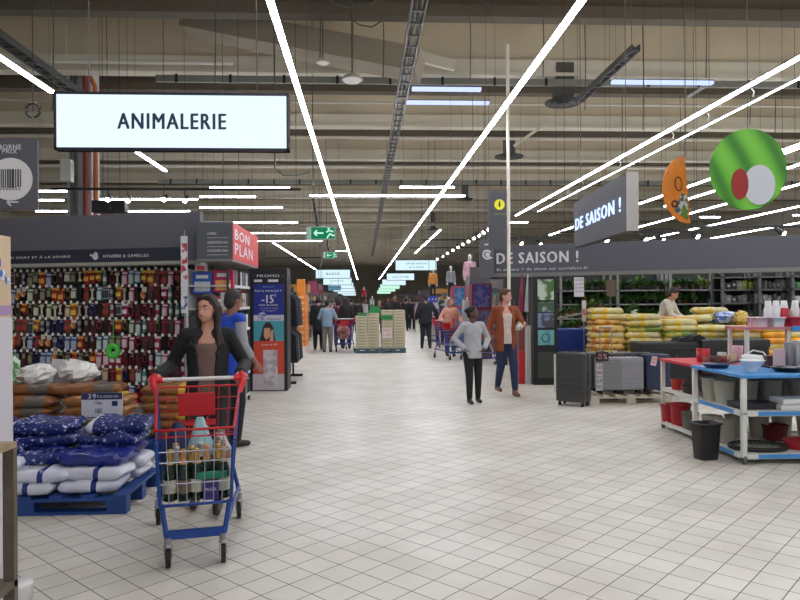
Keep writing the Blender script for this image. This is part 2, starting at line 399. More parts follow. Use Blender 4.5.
# dome lamps
def dome(px, py, d, r, label):
    c = at(px, py, d); t = thing('dome_lamp', label, 'lamp', c)
    mb = MB(); mb.lathe([(.02, r * .55), (r * .3, r * .5), (r * .75, r * .25), (r, 0), (r * 1.05, -.02), (r * .98, -.02)], M((170, 165, 155), .5), 20); mb.build('shade', t)
    mb = MB(); mb.lathe([(r * .85, -.02), (r * .7, -r * .3), (r * .3, -r * .42), (0.001, -r * .45)], M((228, 226, 220), .3), 20); mb.build('globe', t)
    mb = MB(); mb.tube([(0, 0, r * .5), (0, 0, roofz(c.y) - c.z)], .012, n=5); mb.build('suspension_wire', t, WIRE)
dome(323, 62, 12, .12, 'small white dome lamp on a wire under the roof')
dome(352, 79, 13, .2, 'wide shallow white dome lamp on a wire under the roof')
def diffuser(px, py, d, r, label, dw=.35):
    c = at(px, py, d); t = thing('air_diffuser', label, 'air vent', c)
    mb = MB(); mb.lathe([(r, 0), (r * .98, -.05), (r * .7, .0), (r * .68, -.06), (r * .4, -.01), (r * .38, -.07), (.02, -.04)], M((46, 44, 42), .5), 24); mb.build('louvre', t)
    mb = MB(); mb.lathe([(r * .6, 0), (dw * .6, .12)], M((80, 78, 74), .5), 20); mb.box(-dw / 2, dw / 2, -dw / 2, dw / 2, .1, roofz(c.y) - c.z); mb.build('duct', t, M((105, 105, 102), .5))
diffuser(563, 102, 17.5, .46, 'nearest dark round air diffuser under a square duct', .44)
diffuser(509, 156, 24, .5, 'round dark air diffuser beside the thin pole')
diffuser(465, 199, 34, .45, 'dark air diffuser above the hanging lit signs', .3)
diffuser(433, 229, 48, .45, 'far small air diffuser above the clothing area', .3)

# far left column with pipes
cx = atY(84, 200, 18).x
t = thing('support_column', 'grey support column with red and orange pipes behind the lit sign', 'column', (cx, 18, 0))
mb = MB(); mb.box(-.3, .3, -.3, .3, 0, 7.6, b=.02); mb.build('shaft', t, M((196, 196, 200), .6))
mb = MB(); mb.tube([(.2, -.38, 0), (.2, -.38, 7.6)], .07); mb.build('red_pipe', t, M((140, 62, 50), .5))
mb = MB(); mb.tube([(.42, -.33, 0), (.42, -.33, 7.0), (.3, -.33, 7.25), (.2, -.33, 7.6)], .06); mb.build('orange_pipe', t, M((190, 110, 55), .5))
mb = MB(); mb.tube([(-.05, -.36, 0), (-.05, -.36, 7.6)], .04); mb.tube([(-.16, -.36, 0), (-.16, -.36, 7.6)], .03); mb.build('grey_pipe', t, M((90, 90, 88), .5))
p = at(67, 171, 15.5); tag(MB().box(-.12, .12, -.1, .1, -.25, .25, b=.02).tube([(0, 0, .25), (0, 0, roofz(p.y) - p.z)], .006, n=4).build('hanging_box', None, M((200, 200, 196), .6), loc=p), 'white upright box hanging left of the grey column', 'loudspeaker')
p = at(120, 207, 15); tag(MB().box(-.14, .14, -.12, .12, -.12, .12, b=.01).tube([(0, 0, .12), (0, 0, roofz(p.y) - p.z)], .006, n=4).build('black_cabinet', None, BLACK, loc=p), 'small black loudspeaker cabinet above the pet aisle header', 'loudspeaker')
p = at(103, 207, 15); tag(MB().box(-.2, .2, -.12, .12, -.13, .13, b=.01).tube([(0, 0, .13), (0, 0, roofz(p.y) - p.z)], .006, n=4).build('black_cabinet', None, BLACK, loc=p), 'wide black loudspeaker cabinet touching the grey column pipe', 'loudspeaker')
c = at(33, 110, 9); mb = MB()
for k in range(4): mb.tube([(.09 * math.cos(a), 0, .09 * math.sin(a)) for a in [k * math.pi / 2 + .15 + j * .18 for j in range(8)]], .018, n=6)
mb.tube([(0, 0, .3), (0, 0, -.02)], .006, n=5); mb.tube([(0, 0, .3), (0, 0, roofz(c.y) - c.z)], .006, n=5)
tag(mb.build('ring_antenna', None, M((34, 32, 30), .6), loc=c), 'black broken ring hanging between the price sign and lit sign', 'ring')

# spotlights on a track, left
LAMP = glow((255, 250, 240), 14)
def spot(px, py, d, aim, label, group, tz=None):
    c = at(px, py, d); t = thing('spotlight', label, 'spotlight', c, aim, group)
    mx = Matrix.Rotation(math.radians(35), 4, 'X')
    mb = MB(); mb.tube([(0, 0, .02), (0, 0, .2)], .012, n=6); mb.tube([(0, 0, .2), (0, 0, roofz(c.y) - c.z)], .004, n=4); mb.build('arm', t, BLACK)
    mb = MB(); mb.tube([(0, .16, 0), (0, -.02, 0), (0, -.03, 0)], [.045, .06, .062], n=12, mx=mx); mb.build('head', t, BLACK)
    mb = MB(); mb.tube([(0, -.031, 0), (0, -.036, 0)], [.05, .05], n=12, mx=mx); mb.build('lens', t, LAMP)
SG = 'spotlights on the left track'
for i, (px, py) in enumerate(((108, 199), (128, 200), (164, 199), (185, 200))):
    spot(px, py, 14.5, 0, '%s black spotlight from the left on the track above the pet header' % ordn(i), SG)
a = at(100, 189, 14.5); b = at(300, 187, 14.5)
tag(MB().bar((a.x - 1, a.y, a.z), (b.x, a.y, a.z), .04, .05).tube([(a.x, a.y, a.z), (a.x, a.y, roofz(a.y))], .005, n=4).tube([(b.x - .1, a.y, a.z), (b.x - .1, a.y, roofz(a.y))], .005, n=4).build('spotlight_track', None, BLACK), 'black spotlight track above the pet aisle header', 'track')
SG = 'spotlights along the right fascia'
for i, (px, py, d) in enumerate(((606, 240, 14), (645, 239, 14), (662, 240, 14), (697, 236, 14), (783, 233, 14), (521, 243, 19), (540, 244, 19))):
    spot(px, py, d, .5, 'small black spotlight, %s' % ('below the seasonal box sign', 'between box sign and orange disc', 'just below the orange disc edge', 'right of the orange disc', 'at the far right over the fascia', 'next to the thin pole over fascia lettering', 'second right of the pole over fascia lettering')[i], SG)
for i in range(12):
    px = 432 + i * 5.2; py = 262 - i * 3.0; spot(px, py, 34 - i * 1.4, R.uniform(-1, 1), 'far clustered spotlight, %s counting up from the lit sign toward the pole' % ordn(i), 'far clustered spotlights over clothing')
for (pa, pb, py, d, lb) in ((560, 690, 232, 14, 'black track above the dark fascia, below the discs'), (690, 800, 227, 15, 'black track at the far right above the dark fascia'), (420, 480, 240, 30, 'black far track over the clothing area'), (505, 560, 238, 19, 'black track just right of the thin pole'),
                            (262, 322, 258, 28, 'black track left of the small exit sign'), (410, 490, 248, 34, 'black farthest track over the clothing area')):
    a = at(pa, py, d); b = at(pb, py, d); tag(MB().bar(a, (b.x, b.y, a.z), .05, .05).tube([(a.x + .1, a.y, a.z), (a.x + .1, a.y, roofz(a.y))], .005, n=4).tube([(b.x - .1, b.y, a.z), (b.x - .1, b.y, roofz(b.y))], .005, n=4).build('spotlight_track', None, BLACK), lb, 'track')
# ------------------------------------------------------------------ figures
def blob(name, pieces, voxel, mat, parent=None, smooth=4, mx=None):
    """one continuous surface grown from tapered limbs and ellipsoids"""
    mb = MB()
    for p in pieces:
        if p[0] == 'c':
            _, a, b, ra, rb = p; a = Vector(a); b = Vector(b); t = b - a; L = t.length
            if L < 1e-5: continue
            t.normalize(); pts = []; rs = []
            for k in range(4): an = math.pi / 2 * (1 - k / 3.0); pts.append(a - t * ra * math.sin(an)); rs.append(max(.0008, ra * math.cos(an)))
            for k in range(4): an = math.pi / 2 * k / 3.0; pts.append(b + t * rb * math.sin(an)); rs.append(max(.0008, rb * math.cos(an)))
            mb.tube(pts, rs, n=10)
        elif p[0] == 'e':
            _, c, r, *rest = p
            m_ = Matrix.Translation(Vector(c)) @ (rest[0] if rest else Matrix.Identity(4))
            mb.ell((0, 0, 0), r, n=14, mx=m_)
        elif p[0] == 'm': mb.add(p[1], p[2])
        elif p[0] == 'b':
            _, c, sz, *rest = p
            m_ = Matrix.Translation(Vector(c)) @ (rest[0] if rest else Matrix.Identity(4))
            mb.cbox((0, 0, 0), sz, b=min(sz) * .3, mx=m_)
    o = mb.build('tmp', None, None)
    md = o.modifiers.new('r', 'REMESH'); md.mode = 'VOXEL'; md.voxel_size = voxel; md.use_smooth_shade = True
    sm = o.modifiers.new('s', 'SMOOTH'); sm.iterations = smooth; sm.factor = .5
    dg = bpy.context.evaluated_depsgraph_get(); dg.update()
    me = bpy.data.meshes.new_from_object(o.evaluated_get(dg)); me.name = name
    bpy.data.objects.remove(o)
    me.materials.clear(); me.materials.append(mat)
    for p in me.polygons: p.use_smooth = True
    if mx is not None: me.transform(mx)
    r = bpy.data.objects.new(name, me); COL.objects.link(r)
    if parent is not None: r.parent = parent
    return r

def loft(levels, open_a=0.0, th=.012, n=28):
    """levels: (centre, rx, ry[, opening half angle]); a solid body, or an open-fronted shell when open_a > 0"""
    vs = []; fs = []; K = len(levels)
    if not open_a:
        for lv in levels:
            c, rx, ry = lv[:3]
            for k in range(n):
                a = 2 * math.pi * k / n; vs.append((c[0] + rx * math.cos(a), c[1] + ry * math.sin(a), c[2]))
        for i in range(K - 1):
            for k in range(n): k2 = (k + 1) % n; fs.append((i * n + k, i * n + k2, (i + 1) * n + k2, (i + 1) * n + k))
        fs.append(tuple(range(n - 1, -1, -1))); fs.append(tuple(range((K - 1) * n, K * n)))
        return ('m', vs, fs)
    for lv in levels:
        c, rx, ry = lv[:3]; oa = lv[3] if len(lv) > 3 else open_a
        for s_ in (0, 1):
            for k in range(n):
                a = -math.pi / 2 + oa + (2 * math.pi - 2 * oa) * k / (n - 1); vs.append((c[0] + (rx - s_ * th) * math.cos(a), c[1] + (ry - s_ * th) * math.sin(a), c[2]))
    m_ = 2 * n
    for i in range(K - 1):
        for k in range(n - 1):
            a, b = i * m_ + k, (i + 1) * m_ + k
            fs.append((a, a + 1, b + 1, b)); fs.append((a + n + 1, a + n, b + n, b + n + 1))
        for k, e in ((0, 0), (n - 1, 1)):
            a, b = i * m_ + k, (i + 1) * m_ + k; fs.append((a, b, b + n, a + n) if e == 0 else (a, a + n, b + n, b))
    for k in range(n - 1):
        fs.append((k, k + n, k + n + 1, k + 1)); t_ = (K - 1) * m_; fs.append((t_ + k, t_ + k + 1, t_ + k + n + 1, t_ + k + n))
    return ('m', vs, fs)
def hand(P, wrist, d, palm, H, curl=.5, side=1, k=1.0):
    """palm, four unequal bent fingers and a thumb"""
    d = Vector(d).normalized(); n = Vector(palm); n = (n - d * n.dot(d)).normalized(); s = d.cross(n).normalized() * side
    w = Vector(wrist); q = k * H / 1.7
    for u in (-.026, -.009, .009, .026):
        P.append(('c', w + s * u * q * .7, w + d * .078 * q + s * u * q, .014 * q, .0115 * q))
    for u, L in ((-.029, .062), (-.0095, .078), (.0095, .074), (.029, .066)):
        a = w + d * .08 * q + s * u * q; dd = d.copy(); r = .0092 * q
        for j, f in enumerate((.45, .32, .23)):
            an = curl * (.7 + .25 * j); dd = (dd * math.cos(an) + n * math.sin(an)).normalized()
            b = a + dd * L * f * q; P.append(('c', a, b, r, r * .93)); r *= .93; a = b
    a = w + d * .022 * q + s * .028 * q; b = a + (d * .55 + s * .75 + n * .35).normalized() * .036 * q; c = b + (d * .8 + s * .15 + n * .6).normalized() * .032 * q
    P.append(('c', a, b, .012 * q, .0105 * q)); P.append(('c', b, c, .0105 * q, .0092 * q))

def person(name, label, loc, rz, H=1.7, cat='person', skin=(196, 148, 122), J=None, head=(0, 0), top=None, bottom=None, coat=None, hair=None, shoes=(40, 34, 32),
           sleeves=True, vox=.011, fine=True, curl=(.5, .5), hdir=None, group=None, width=1.0, dress=False, vest=None, bag=None, hem=.0, glasses=False, handp=None, sole=None):
    j = dict(pel=(0, 0, .53), wst=(0, .0, .62), cst=(0, 0, .73), nck=(0, .006, .83), hd=(0, -.012, .93),
             sL=(.094, .0, .805), eL=(.125, .015, .63), wL=(.13, -.02, .49), sR=(-.094, 0, .805), eR=(-.125, .015, .63), wR=(-.13, -.02, .49),
             hL=(.052, 0, .52), kL=(.058, -.01, .285), aL=(.06, .01, .05), hR=(-.052, 0, .52), kR=(-.058, -.01, .285), aR=(-.06, .01, .05), fL=0.0, fR=0.0)
    j.update(J or {}); fL, fR = j.pop('fL'), j.pop('fR')
    V = {k: Vector(v) * H for k, v in j.items()}
    t = thing(name, label, cat, loc, rz, group)
    W = width
    sk = M(skin, .5, var=.04, vscale=20)
    B = []
    def c(a, b, ra, rb, L=B): L.append(('c', V[a] if isinstance(a, str) else a, V[b] if isinstance(b, str) else b, ra * H, rb * H))
    # body
    c('nck', V['nck'].lerp(V['hd'], .75), .031, .028); c('cst', 'nck', .05, .034)
    B.append(('e', V['cst'], (.088 * H * W, .058 * H * W, .1 * H))); B.append(('e', V['wst'], (.07 * H * W, .052 * H * W, .09 * H))); B.append(('e', V['pel'], (.088 * H * W, .062 * H * W, .065 * H)))
    for s in 'LR':
        c(V['cst'] + (V['s' + s] - V['cst']) * .5 + Vector((0, 0, .03 * H)), 's' + s, .04, .032); c('s' + s, 'e' + s, .031, .024); c('e' + s, 'w' + s, .025, .0165)
        c('h' + s, 'k' + s, .052 * W, .034); c('k' + s, 'a' + s, .034, .022)
        f = (fL if s == 'L' else fR)
        toe = Vector((0, -.075 * H * math.cos(f), -.028 * H + .0 * H)); heel = V['a' + s] + Vector((0, .012 * H, -.026 * H))
        B.append(('c', heel, V['a' + s] + toe, .022 * H, .018 * H))
        hd = (hdir or {}).get(s) or (V['w' + s] - V['e' + s])
        hp = (handp or {}).get(s) or ((-1 if s == 'L' else 1), -.2, 0)
        if fine: hand(B, V['w' + s], hd, hp, H, curl[0 if s == 'L' else 1], 1 if s == 'L' else -1)
        else:
            dd = Vector(hd).normalized(); w_ = V['w' + s]; B.append(('c', w_, w_ + dd * .05 * H, .017 * H, .019 * H)); B.append(('c', w_ + dd * .05 * H, w_ + dd * .085 * H, .016 * H, .011 * H))
            B.append(('c', w_ + dd * .02 * H, w_ + dd * .045 * H + Vector((0, -.03 * H, 0)), .009 * H, .008 * H))
    # head
    hz = Matrix.Translation(V['hd']) @ Matrix.Rotation(head[0], 4, 'Z') @ Matrix.Rotation(head[1], 4, 'X')
    def hp_(x, y, z): return hz @ Vector((x * H, y * H, z * H))
    rot = Matrix.Rotation(head[0], 4, 'Z') @ Matrix.Rotation(head[1], 4, 'X')
    B += [('e', hp_(0, .004, .014), (.044 * H, .054 * H, .052 * H), rot), ('e', hp_(0, -.014, -.022), (.035 * H, .037 * H, .044 * H), rot), ('e', hp_(0, -.034, -.052), (.015 * H, .014 * H, .012 * H), rot),
          ('c', hp_(0, -.048, .006), hp_(0, -.06, -.018), .005 * H, .0085 * H), ('c', hp_(-.02, -.046, .014), hp_(.02, -.046, .014), .006 * H, .006 * H),
          ('e', hp_(.045, .004, -.006), (.006 * H, .011 * H, .016 * H), rot), ('e', hp_(-.045, .004, -.006), (.006 * H, .011 * H, .016 * H), rot),
          ('c', hp_(-.012, -.049, -.034), hp_(.012, -.049, -.034), .0055 * H, .0055 * H)]
    blob('body', B, vox, sk, t)
    if fine:
        e = MB()
        for s in (-1, 1):
            e.ell(hp_(s * .0175, -.0465, .002), (.0075 * H, .004 * H, .0042 * H), M((226, 222, 216), .3), mx=None)
            e.ell(hp_(s * .0175, -.0492, .002), (.0036 * H, .0026 * H, .0036 * H), M((38, 26, 20), .2))
        e.build('eyes', t)
        e = MB()
        for s in (-1, 1): e.tube([hp_(s * .008, -.0535, .014), hp_(s * .018, -.0535, .018), hp_(s * .028, -.047, .014)], .0022 * H, n=5)
        e.build('eyebrows', t, M((34, 24, 20), .7))
        e = MB(); e.tube([hp_(-.013, -.052, -.034), hp_(0, -.0565, -.033), hp_(.013, -.052, -.034)], [.002 * H, .0042 * H, .002 * H], n=6); e.build('lips', t, M((160, 84, 80), .45))
    # garments
    def arm_pieces(L, g, a=1.0):
        for s in 'LR':
            L.append(('c', V['cst'] + (V['s' + s] - V['cst']) * .5 + Vector((0, 0, .03 * H)), V['s' + s], (.040 + g) * H, (.034 + g * .7) * H)); L.append(('c', V['s' + s], V['e' + s], (.032 + g * .8) * H, (.026 + g) * H))
            if a > 0: L.append(('c', V['e' + s], V['e' + s].lerp(V['w' + s], a * .97), (.027 + g) * H, (.021 + g) * H))
    if bottom:
        L = [('e', V['pel'], ((.094) * H * W, .069 * H * W, .07 * H)), ('e', V['wst'] - Vector((0, 0, .025 * H)), (.078 * H * W, .06 * H * W, .05 * H))]
        wd = bottom[1] if len(bottom) > 1 else .006
        for s in 'LR':
            L.append(('c', V['h' + s], V['k' + s], (.055 * W + .003) * H, (.036 + wd) * H)); L.append(('c', V['k' + s], V['k' + s].lerp(V['a' + s], bottom[2] if len(bottom) > 2 else .94), (.036 + wd) * H, (.024 + wd) * H))
        blob('trousers', L, vox, M(bottom[0], .8, var=.12, vscale=14, bump=.2, bscale=40), t)
    if top:
        g = top[1] if len(top) > 1 else .006
        def up(v, dz): return v + Vector((0, 0, dz * H))
        r_ = lambda x, y: (x * H * W, y * H * W)
        L = [loft([(up(V['pel'], hem - .045), *r_(.094 + g, .070 + g)), (up(V['pel'], .02), *r_(.094 + g, .070 + g)), (V['wst'], *r_(.079 + g * 1.2, .061 + g * 1.2)), (up(V['cst'], -.04), *r_(.086 + g, .063 + g)), (up(V['cst'], .01), *r_(.091 + g, .065 + g)), (up(V['cst'], .055), *r_(.088 + g * .6, .055 + g)), (up(V['cst'], .08), *r_(.066 + g * .6, .046 + g)), (up(V['nck'], -.006), *r_(.036, .038))])]
        if coat: L = [loft([(up(V['pel'], hem - .045), *r_(.094 + g, .070 + g)), (up(V['pel'], .02), *r_(.094 + g, .070 + g)), (V['wst'], *r_(.079 + g * 1.2, .061 + g * 1.2)), (up(V['cst'], -.04), *r_(.086 + g, .063 + g)), (up(V['cst'], .01), *r_(.091 + g, .066 + g)), (up(V['cst'], .035), *r_(.088 + g, .06 + g))])]
        if sleeves and not coat: arm_pieces(L, g - .002, sleeves if isinstance(sleeves, float) else 1.0)
        else: arm_pieces(L, g - .004, 0)
        blob('top', L, vox, M(top[0], .85, var=.1, vscale=12, bump=.25, bscale=50), t)
    if vest:
        L = [loft([(up(V['pel'], -.07), *r_(.116, .094)), (up(V['pel'], .02), *r_(.112, .090)), (V['wst'], *r_(.102, .084)), (up(V['cst'], -.02), *r_(.108, .084)), (up(V['cst'], .05), *r_(.108, .076)), (up(V['cst'], .085), *r_(.086, .06)), (up(V['nck'], .0), *r_(.042, .045))])]
        for s in 'LR': L.append(('c', V['cst'].lerp(V['s' + s], .6) + Vector((0, 0, .03 * H)), V['s' + s] + Vector((0, 0, .006 * H)), .048 * H, .043 * H))
        blob('vest', L, vox, M(vest, .7, var=.08, vscale=8), t)
    if coat:
        g = coat[1]; lenz = coat[2]; L = []
        arm_pieces(L, g, 1.0)
        q_ = lambda x, y: ((x + g) * H * W, (y + g) * H * W)
        L.append(loft([(up(V['pel'], -lenz), *q_(.104, .084), .42), (up(V['pel'], 0), *q_(.1, .078), .40), (V['wst'], *q_(.09, .07), .40), (up(V['cst'], -.03), *q_(.094, .070), .46), (up(V['cst'], .03), *q_(.094, .068), .52), (up(V['cst'], .07), *q_(.078, .058), .66), (up(V['nck'], -.002), *q_(.042, .042), .9)], .4, .018 * H))
        for s in (-1, 1): L.append(('c', V['nck'] + Vector((s * .034, -.002, .004)) * H, V['cst'] + Vector((s * .05 * W, -.062, -.02)) * H, .011 * H, .012 * H))
        L.append(('c', V['nck'] + Vector((-.03, .028, -.008)) * H, V['nck'] + Vector((.03, .028, -.008)) * H, .02 * H, .02 * H))
        blob('coat', L, vox, M(coat[0], .8, var=.1, vscale=12, bump=.25, bscale=40), t)
    if dress:
        L = [('c', V['wst'], V['pel'], .08 * H, .1 * H), ('c', V['pel'], V['pel'] - Vector((0, 0, dress[1] * H)), .1 * H, .11 * H)]
        blob('skirt', L, vox, M(dress[0], .8, var=.1), t)
    if shoes:
        for s in 'LR':
            f = fL if s == 'L' else fR; a_ = V['a' + s]
            L = [('c', a_ + Vector((0, .014 * H, -.022 * H)), a_ + Vector((0, -.03 * H, -.022 * H)), .026 * H, .024 * H), ('c', a_ + Vector((0, -.03 * H, -.024 * H)), a_ + Vector((0, -.085 * H, -.03 * H)), .024 * H, .018 * H), ('c', a_ + Vector((0, .008 * H, .0)), a_ + Vector((0, .006 * H, .012 * H)), .026 * H, .026 * H)]
            blob('shoe', L, min(vox, .012), M(shoes, .5), t)
    if hair:
        col, style = hair
        L = [('e', hp_(0, .012, .022), (.05 * H, .056 * H, .053 * H), rot), ('e', hp_(0, .034, -.01), (.045 * H, .034 * H, .05 * H), rot), ('c', hp_(-.024, -.026, .054), hp_(.024, -.026, .054), .014 * H, .014 * H)]
        if style == 'long':
            for s in (-1, 1):
                L += [('c', hp_(s * .034, -.018, .048), hp_(s * .05, .004, .0), .009 * H, .011 * H), ('c', hp_(s * .05, .004, 0), hp_(s * .05, .008, -.08), .013 * H, .014 * H), ('c', hp_(s * .05, .008, -.08), V['cst'] + Vector((s * .056 * H, -.058 * H, .02 * H)), .014 * H, .011 * H), ('c', hp_(s * .044, .012, -.06), V['cst'] + Vector((s * .075 * H, -.045 * H, .03 * H)), .013 * H, .009 * H)]
            for x_ in (-.03, 0, .03): L.append(('c', hp_(x_, .045, 0), V['cst'] + Vector((x_ * H, .055 * H, .03 * H)), .024 * H, .018 * H))
        elif style == 'bun': L.append(('e', hp_(0, .062, .03), (.028 * H, .028 * H, .028 * H)))
        elif style == 'tail': L += [('c', hp_(0, .055, .01), hp_(0, .075, -.07), .022 * H, .012 * H)]
        elif style == 'bob':
            for s in (-1, 1): L += [('c', hp_(s * .044, .0, .02), hp_(s * .048, .0, -.055), .018 * H, .016 * H)]
            for x_ in (-.03, 0, .03): L.append(('c', hp_(x_, .045, 0), hp_(x_, .042, -.06), .026 * H, .02 * H))
        elif style == 'cap': L = [('e', hp_(0, .004, .028), (.053 * H, .062 * H, .046 * H), rot), ('c', hp_(-.02, -.055, .03), hp_(.02, -.055, .03), .012 * H, .012 * H)]
        blob('hair', L, vox, M(col, .6, bump=.4, bscale=90), t, smooth=2)
    if glasses:
        e = MB()
        for s in (-1, 1):
            e.tube([hp_(s * .018 + .012 * math.cos(a), -.058, .002 + .009 * math.sin(a)) for a in [k * math.pi / 5 for k in range(10)]], .0014 * H, n=4, closed=True)
            e.tube([hp_(s * .03, -.056, .004), hp_(s * .046, .0, .004)], .0014 * H, n=4)
        e.build('glasses', t, BLACK)
    return t

# ------------------------------------------------------------------ shopping cart, built once, nose towards local -y
RED = M((186, 26, 34), .35); BLUE = M((28, 66, 140), .35, .2); CHROME = M((170, 176, 186), .3, .85); RUB = M((34, 33, 34), .7)
def make_cart(label, loc, rz, group=None):
    t = thing('shopping_cart', label, 'shopping cart', loc, rz, group)
    # basket corners: bottom front/rear, top front/rear
    bf, br_, tf, tr = (.205, -.40, .37), (.24, .36, .40), (.225, -.44, .83), (.29, .47, .98)
    def L(a, b, u): return tuple(a[i] + (b[i] - a[i]) * u for i in range(3))
    def mir(p): return (-p[0], p[1], p[2])
    w_ = .0034
    mb = MB()      # floor grid + front panel
    for i in range(9):
        u = i / 8; x = -1 + 2 * u
        mb.tube([(x * bf[0], bf[1], bf[2]), (x * br_[0], br_[1], br_[2])], w_, n=5); mb.tube([(x * bf[0], bf[1], bf[2]), (x * tf[0], tf[1], tf[2])], w_, n=5)
    for i in range(8): a = L(bf, br_, i / 7); mb.tube([a, mir(a)], w_, n=5)
    for i in (2, 4, 5): a = L(bf, tf, i / 7.0); mb.tube([a, mir(a)], w_ * 1.3, n=5)
    mb.build('front_grid', t, CHROME)
    for s in (1, -1):
        mb = MB(); f = (lambda p: p) if s == 1 else mir
        for i in range(15):
            u = i / 14; mb.tube([f(L(bf, br_, u)), f(L(tf, tr, u))], w_, n=5)
        for i in range(1, 6): mb.tube([f(L(bf, tf, i / 6)), f(L(br_, tr, i / 6))], w_, n=5)
        mb.build('side_grid', t, BLUE)
    mb = MB()
    for i in range(9):
        x = -1 + i / 4; mb.tube([(x * br_[0], br_[1], br_[2]), (x * tr[0], tr[1] - .02, tr[2])], w_ * 1.2, n=5)
    for i in (3, 5, 6): a = L(br_, tr, i / 7); mb.tube([a, mir(a)], w_ * 1.4, n=5)
    mb.build('rear_gate', t, RED)
    mb = MB(); mb.tube([tr, tf, mir(tf), mir(tr)], .0085, n=8); mb.tube([L(tr, br_, .16), L(tf, bf, .09), mir(L(tf, bf, .09)), mir(L(tr, br_, .16))], .006, n=6)
    mb.tube([tr, mir(tr)], .008, n=6); mb.build('top_rim', t, RED)
    mb = MB()
    for f in (lambda p: p, mir): mb.tube([f(bf), f(L(bf, tf, .82))], .009, n=6); mb.tube([f(br_), f(tr)], .01, n=6)
    mb.tube([br_, bf, mir(bf), mir(br_)], .01, n=8, closed=True)
    for f in (lambda p: p, mir): mb.bar(f((bf[0] + .006, bf[1] + .02, bf[2])), f((tf[0] + .006, tf[1] + .04, tf[2] - .07)), .012, .05)
    mb.build('basket_frame', t, BLUE)
    mb = MB()      # chassis
    for f in (lambda p: p, mir):
        mb.tube([f((.235, .36, .41)), f((.28, .43, .21))], .015, n=8); mb.tube([f((.2, -.36, .37)), f((.165, -.43, .17))], .016, n=8)
        mb.tube([f((.165, -.42, .2)), f((.24, .1, .24)), f((.28, .43, .24))], .014, n=8)
    mb.box(-.17, .17, -.44, -.40, .175, .225, b=.006); mb.build('chassis', t, BLUE)
    mb = MB(); mb.tube([(-.30, .52, 1.03), (.30, .52, 1.03)], .015, n=10); mb.build('handlebar', t, M((214, 212, 210), .35))
    for s in (-1, 1):
        mb = MB(); mb.tube([(s * .29, .47, .93), (s * .315, .5, 1.0), (s * .315, .52, 1.04), (s * .30, .52, 1.075)], [.02, .024, .028, .018], n=10)
        mb.tube([(s * .31, .52, 1.03), (s * .25, .52, 1.03)], .024, n=10); mb.build('handle_grip', t, M((214, 32, 44), .35))
    mb = MB(); mb.box(-.135, .115, .18, .195, .80, .96, b=.006, mx=Matrix.Translation((0, .08, -.0)) ); mb.box(-.14, .12, .2, .42, .74, .75, b=.003); mb.build('child_seat_flap', t, RED)
    for (x, y) in ((.16, -.43), (-.16, -.43), (.28, .43), (-.28, .43)):
        mb = MB(); mb.tube([(x, y, .19), (x, y, .15)], .022, n=10); mb.tube([(x, y, .16), (x, y, .135)], [.018, .03], n=10)
        mb.bar((x - .02, y, .14), (x - .02, y + .03, .065), .005, .035); mb.bar((x + .02, y, .14), (x + .02, y + .03, .065), .005, .035)
        c_ = mb.build('caster', t, M((150, 150, 152), .4, .7))
        mb = MB(); mb.tube([(x - .014, y + .03, .0635), (x + .014, y + .03, .0635)], .0625, n=20); wh = mb.build('wheel', c_, RUB)
    return t
# ================================================================== LEFT SIDE
def bagmesh(w, d, h, seed, m, m2=None, band=None, crimp=.05, rough=1.0):
    h = h * 1.12
    """a full pillow sack lying flat, crimped at both x ends"""
    rr = random.Random(seed); nx, ny = 22, 12; mb = MB(); ox = rr.uniform(0, 50)
    def pt(i, k):
        u = i / nx * 2 - 1; a = 2 * math.pi * k / ny
        e = max(0.10, (1 - abs(u) ** 9) ** .5) if abs(u) < 1 else .10
        ca, sa = math.cos(a), math.sin(a); sq = lambda v: math.copysign(abs(v) ** .42, v)
        x = u * w / 2; y = sq(ca) * d / 2 * (.82 + .18 * e); z = h / 2 + sq(sa) * h / 2 * e
        nn = noise.noise(Vector((x * 9 + ox, y * 9, z * 9))) * .018 * rough + noise.noise(Vector((x * 28 + ox, y * 28, z * 22))) * .008 * rough
        z2 = z + nn if z > h * .2 else z
        return (x, y + nn * .7, max(0.0, z2))
    vs = [pt(i, k) for i in range(nx + 1) for k in range(ny)]
    def f_(i0, i1): return [(i * ny + k, i * ny + (k + 1) % ny, (i + 1) * ny + (k + 1) % ny, (i + 1) * ny + k) for i in range(i0, i1) for k in range(ny)]
    if band:
        a, b = int(nx * band[0]), int(nx * band[1])
        mb.add(vs, f_(0, a), m, True); mb.add(vs, f_(a, b), m2, True); mb.add(vs, f_(b, nx), m, True)
    else: mb.add(vs, f_(0, nx), m, True)
    mb.add(vs[:ny], [tuple(range(ny))], m, True); mb.add(vs[-ny:], [tuple(range(ny))], m, True)
    return mb
def pallet(label, loc, rz, w, d, m, group=None, h=.144, name='pallet'):
    t = thing(name, label, 'pallet', loc, rz, group)
    mb = MB()
    for i in range(7): x = -w / 2 + (w - .1) * i / 6; mb.box(x, x + .1, -d / 2, d / 2, h - .022, h)
    mb.build('deck', t, m)
    mb = MB()
    for y in (-d / 2, -.05, d / 2 - .1):
        mb.box(-w / 2, w / 2, y, y + .1, h - .044, h - .022); mb.box(-w / 2, w / 2, y, y + .1, 0, .022)
        for x in (-w / 2, -.07, w / 2 - .14): mb.box(x, x + .14, y, y + .1, .022, h - .044)
    mb.build('runner', t, m)
    return t
PB = M((24, 64, 132), .5, var=.1, vscale=5)
pallet('blue plastic pallet carrying white and navy sacks by the cart', (-2.55, 5.73, 0), 0, 1.5, .86, PB)
WB = M((205, 208, 222), .3, bump=.35, bscale=25); NB = M((30, 44, 112), .22, col2=(190, 198, 225), cpos=.62, vscale=30, bump=1, bscale=26); NB2 = M((26, 42, 124), .2, var=.3, vscale=9, bump=1, bscale=24)
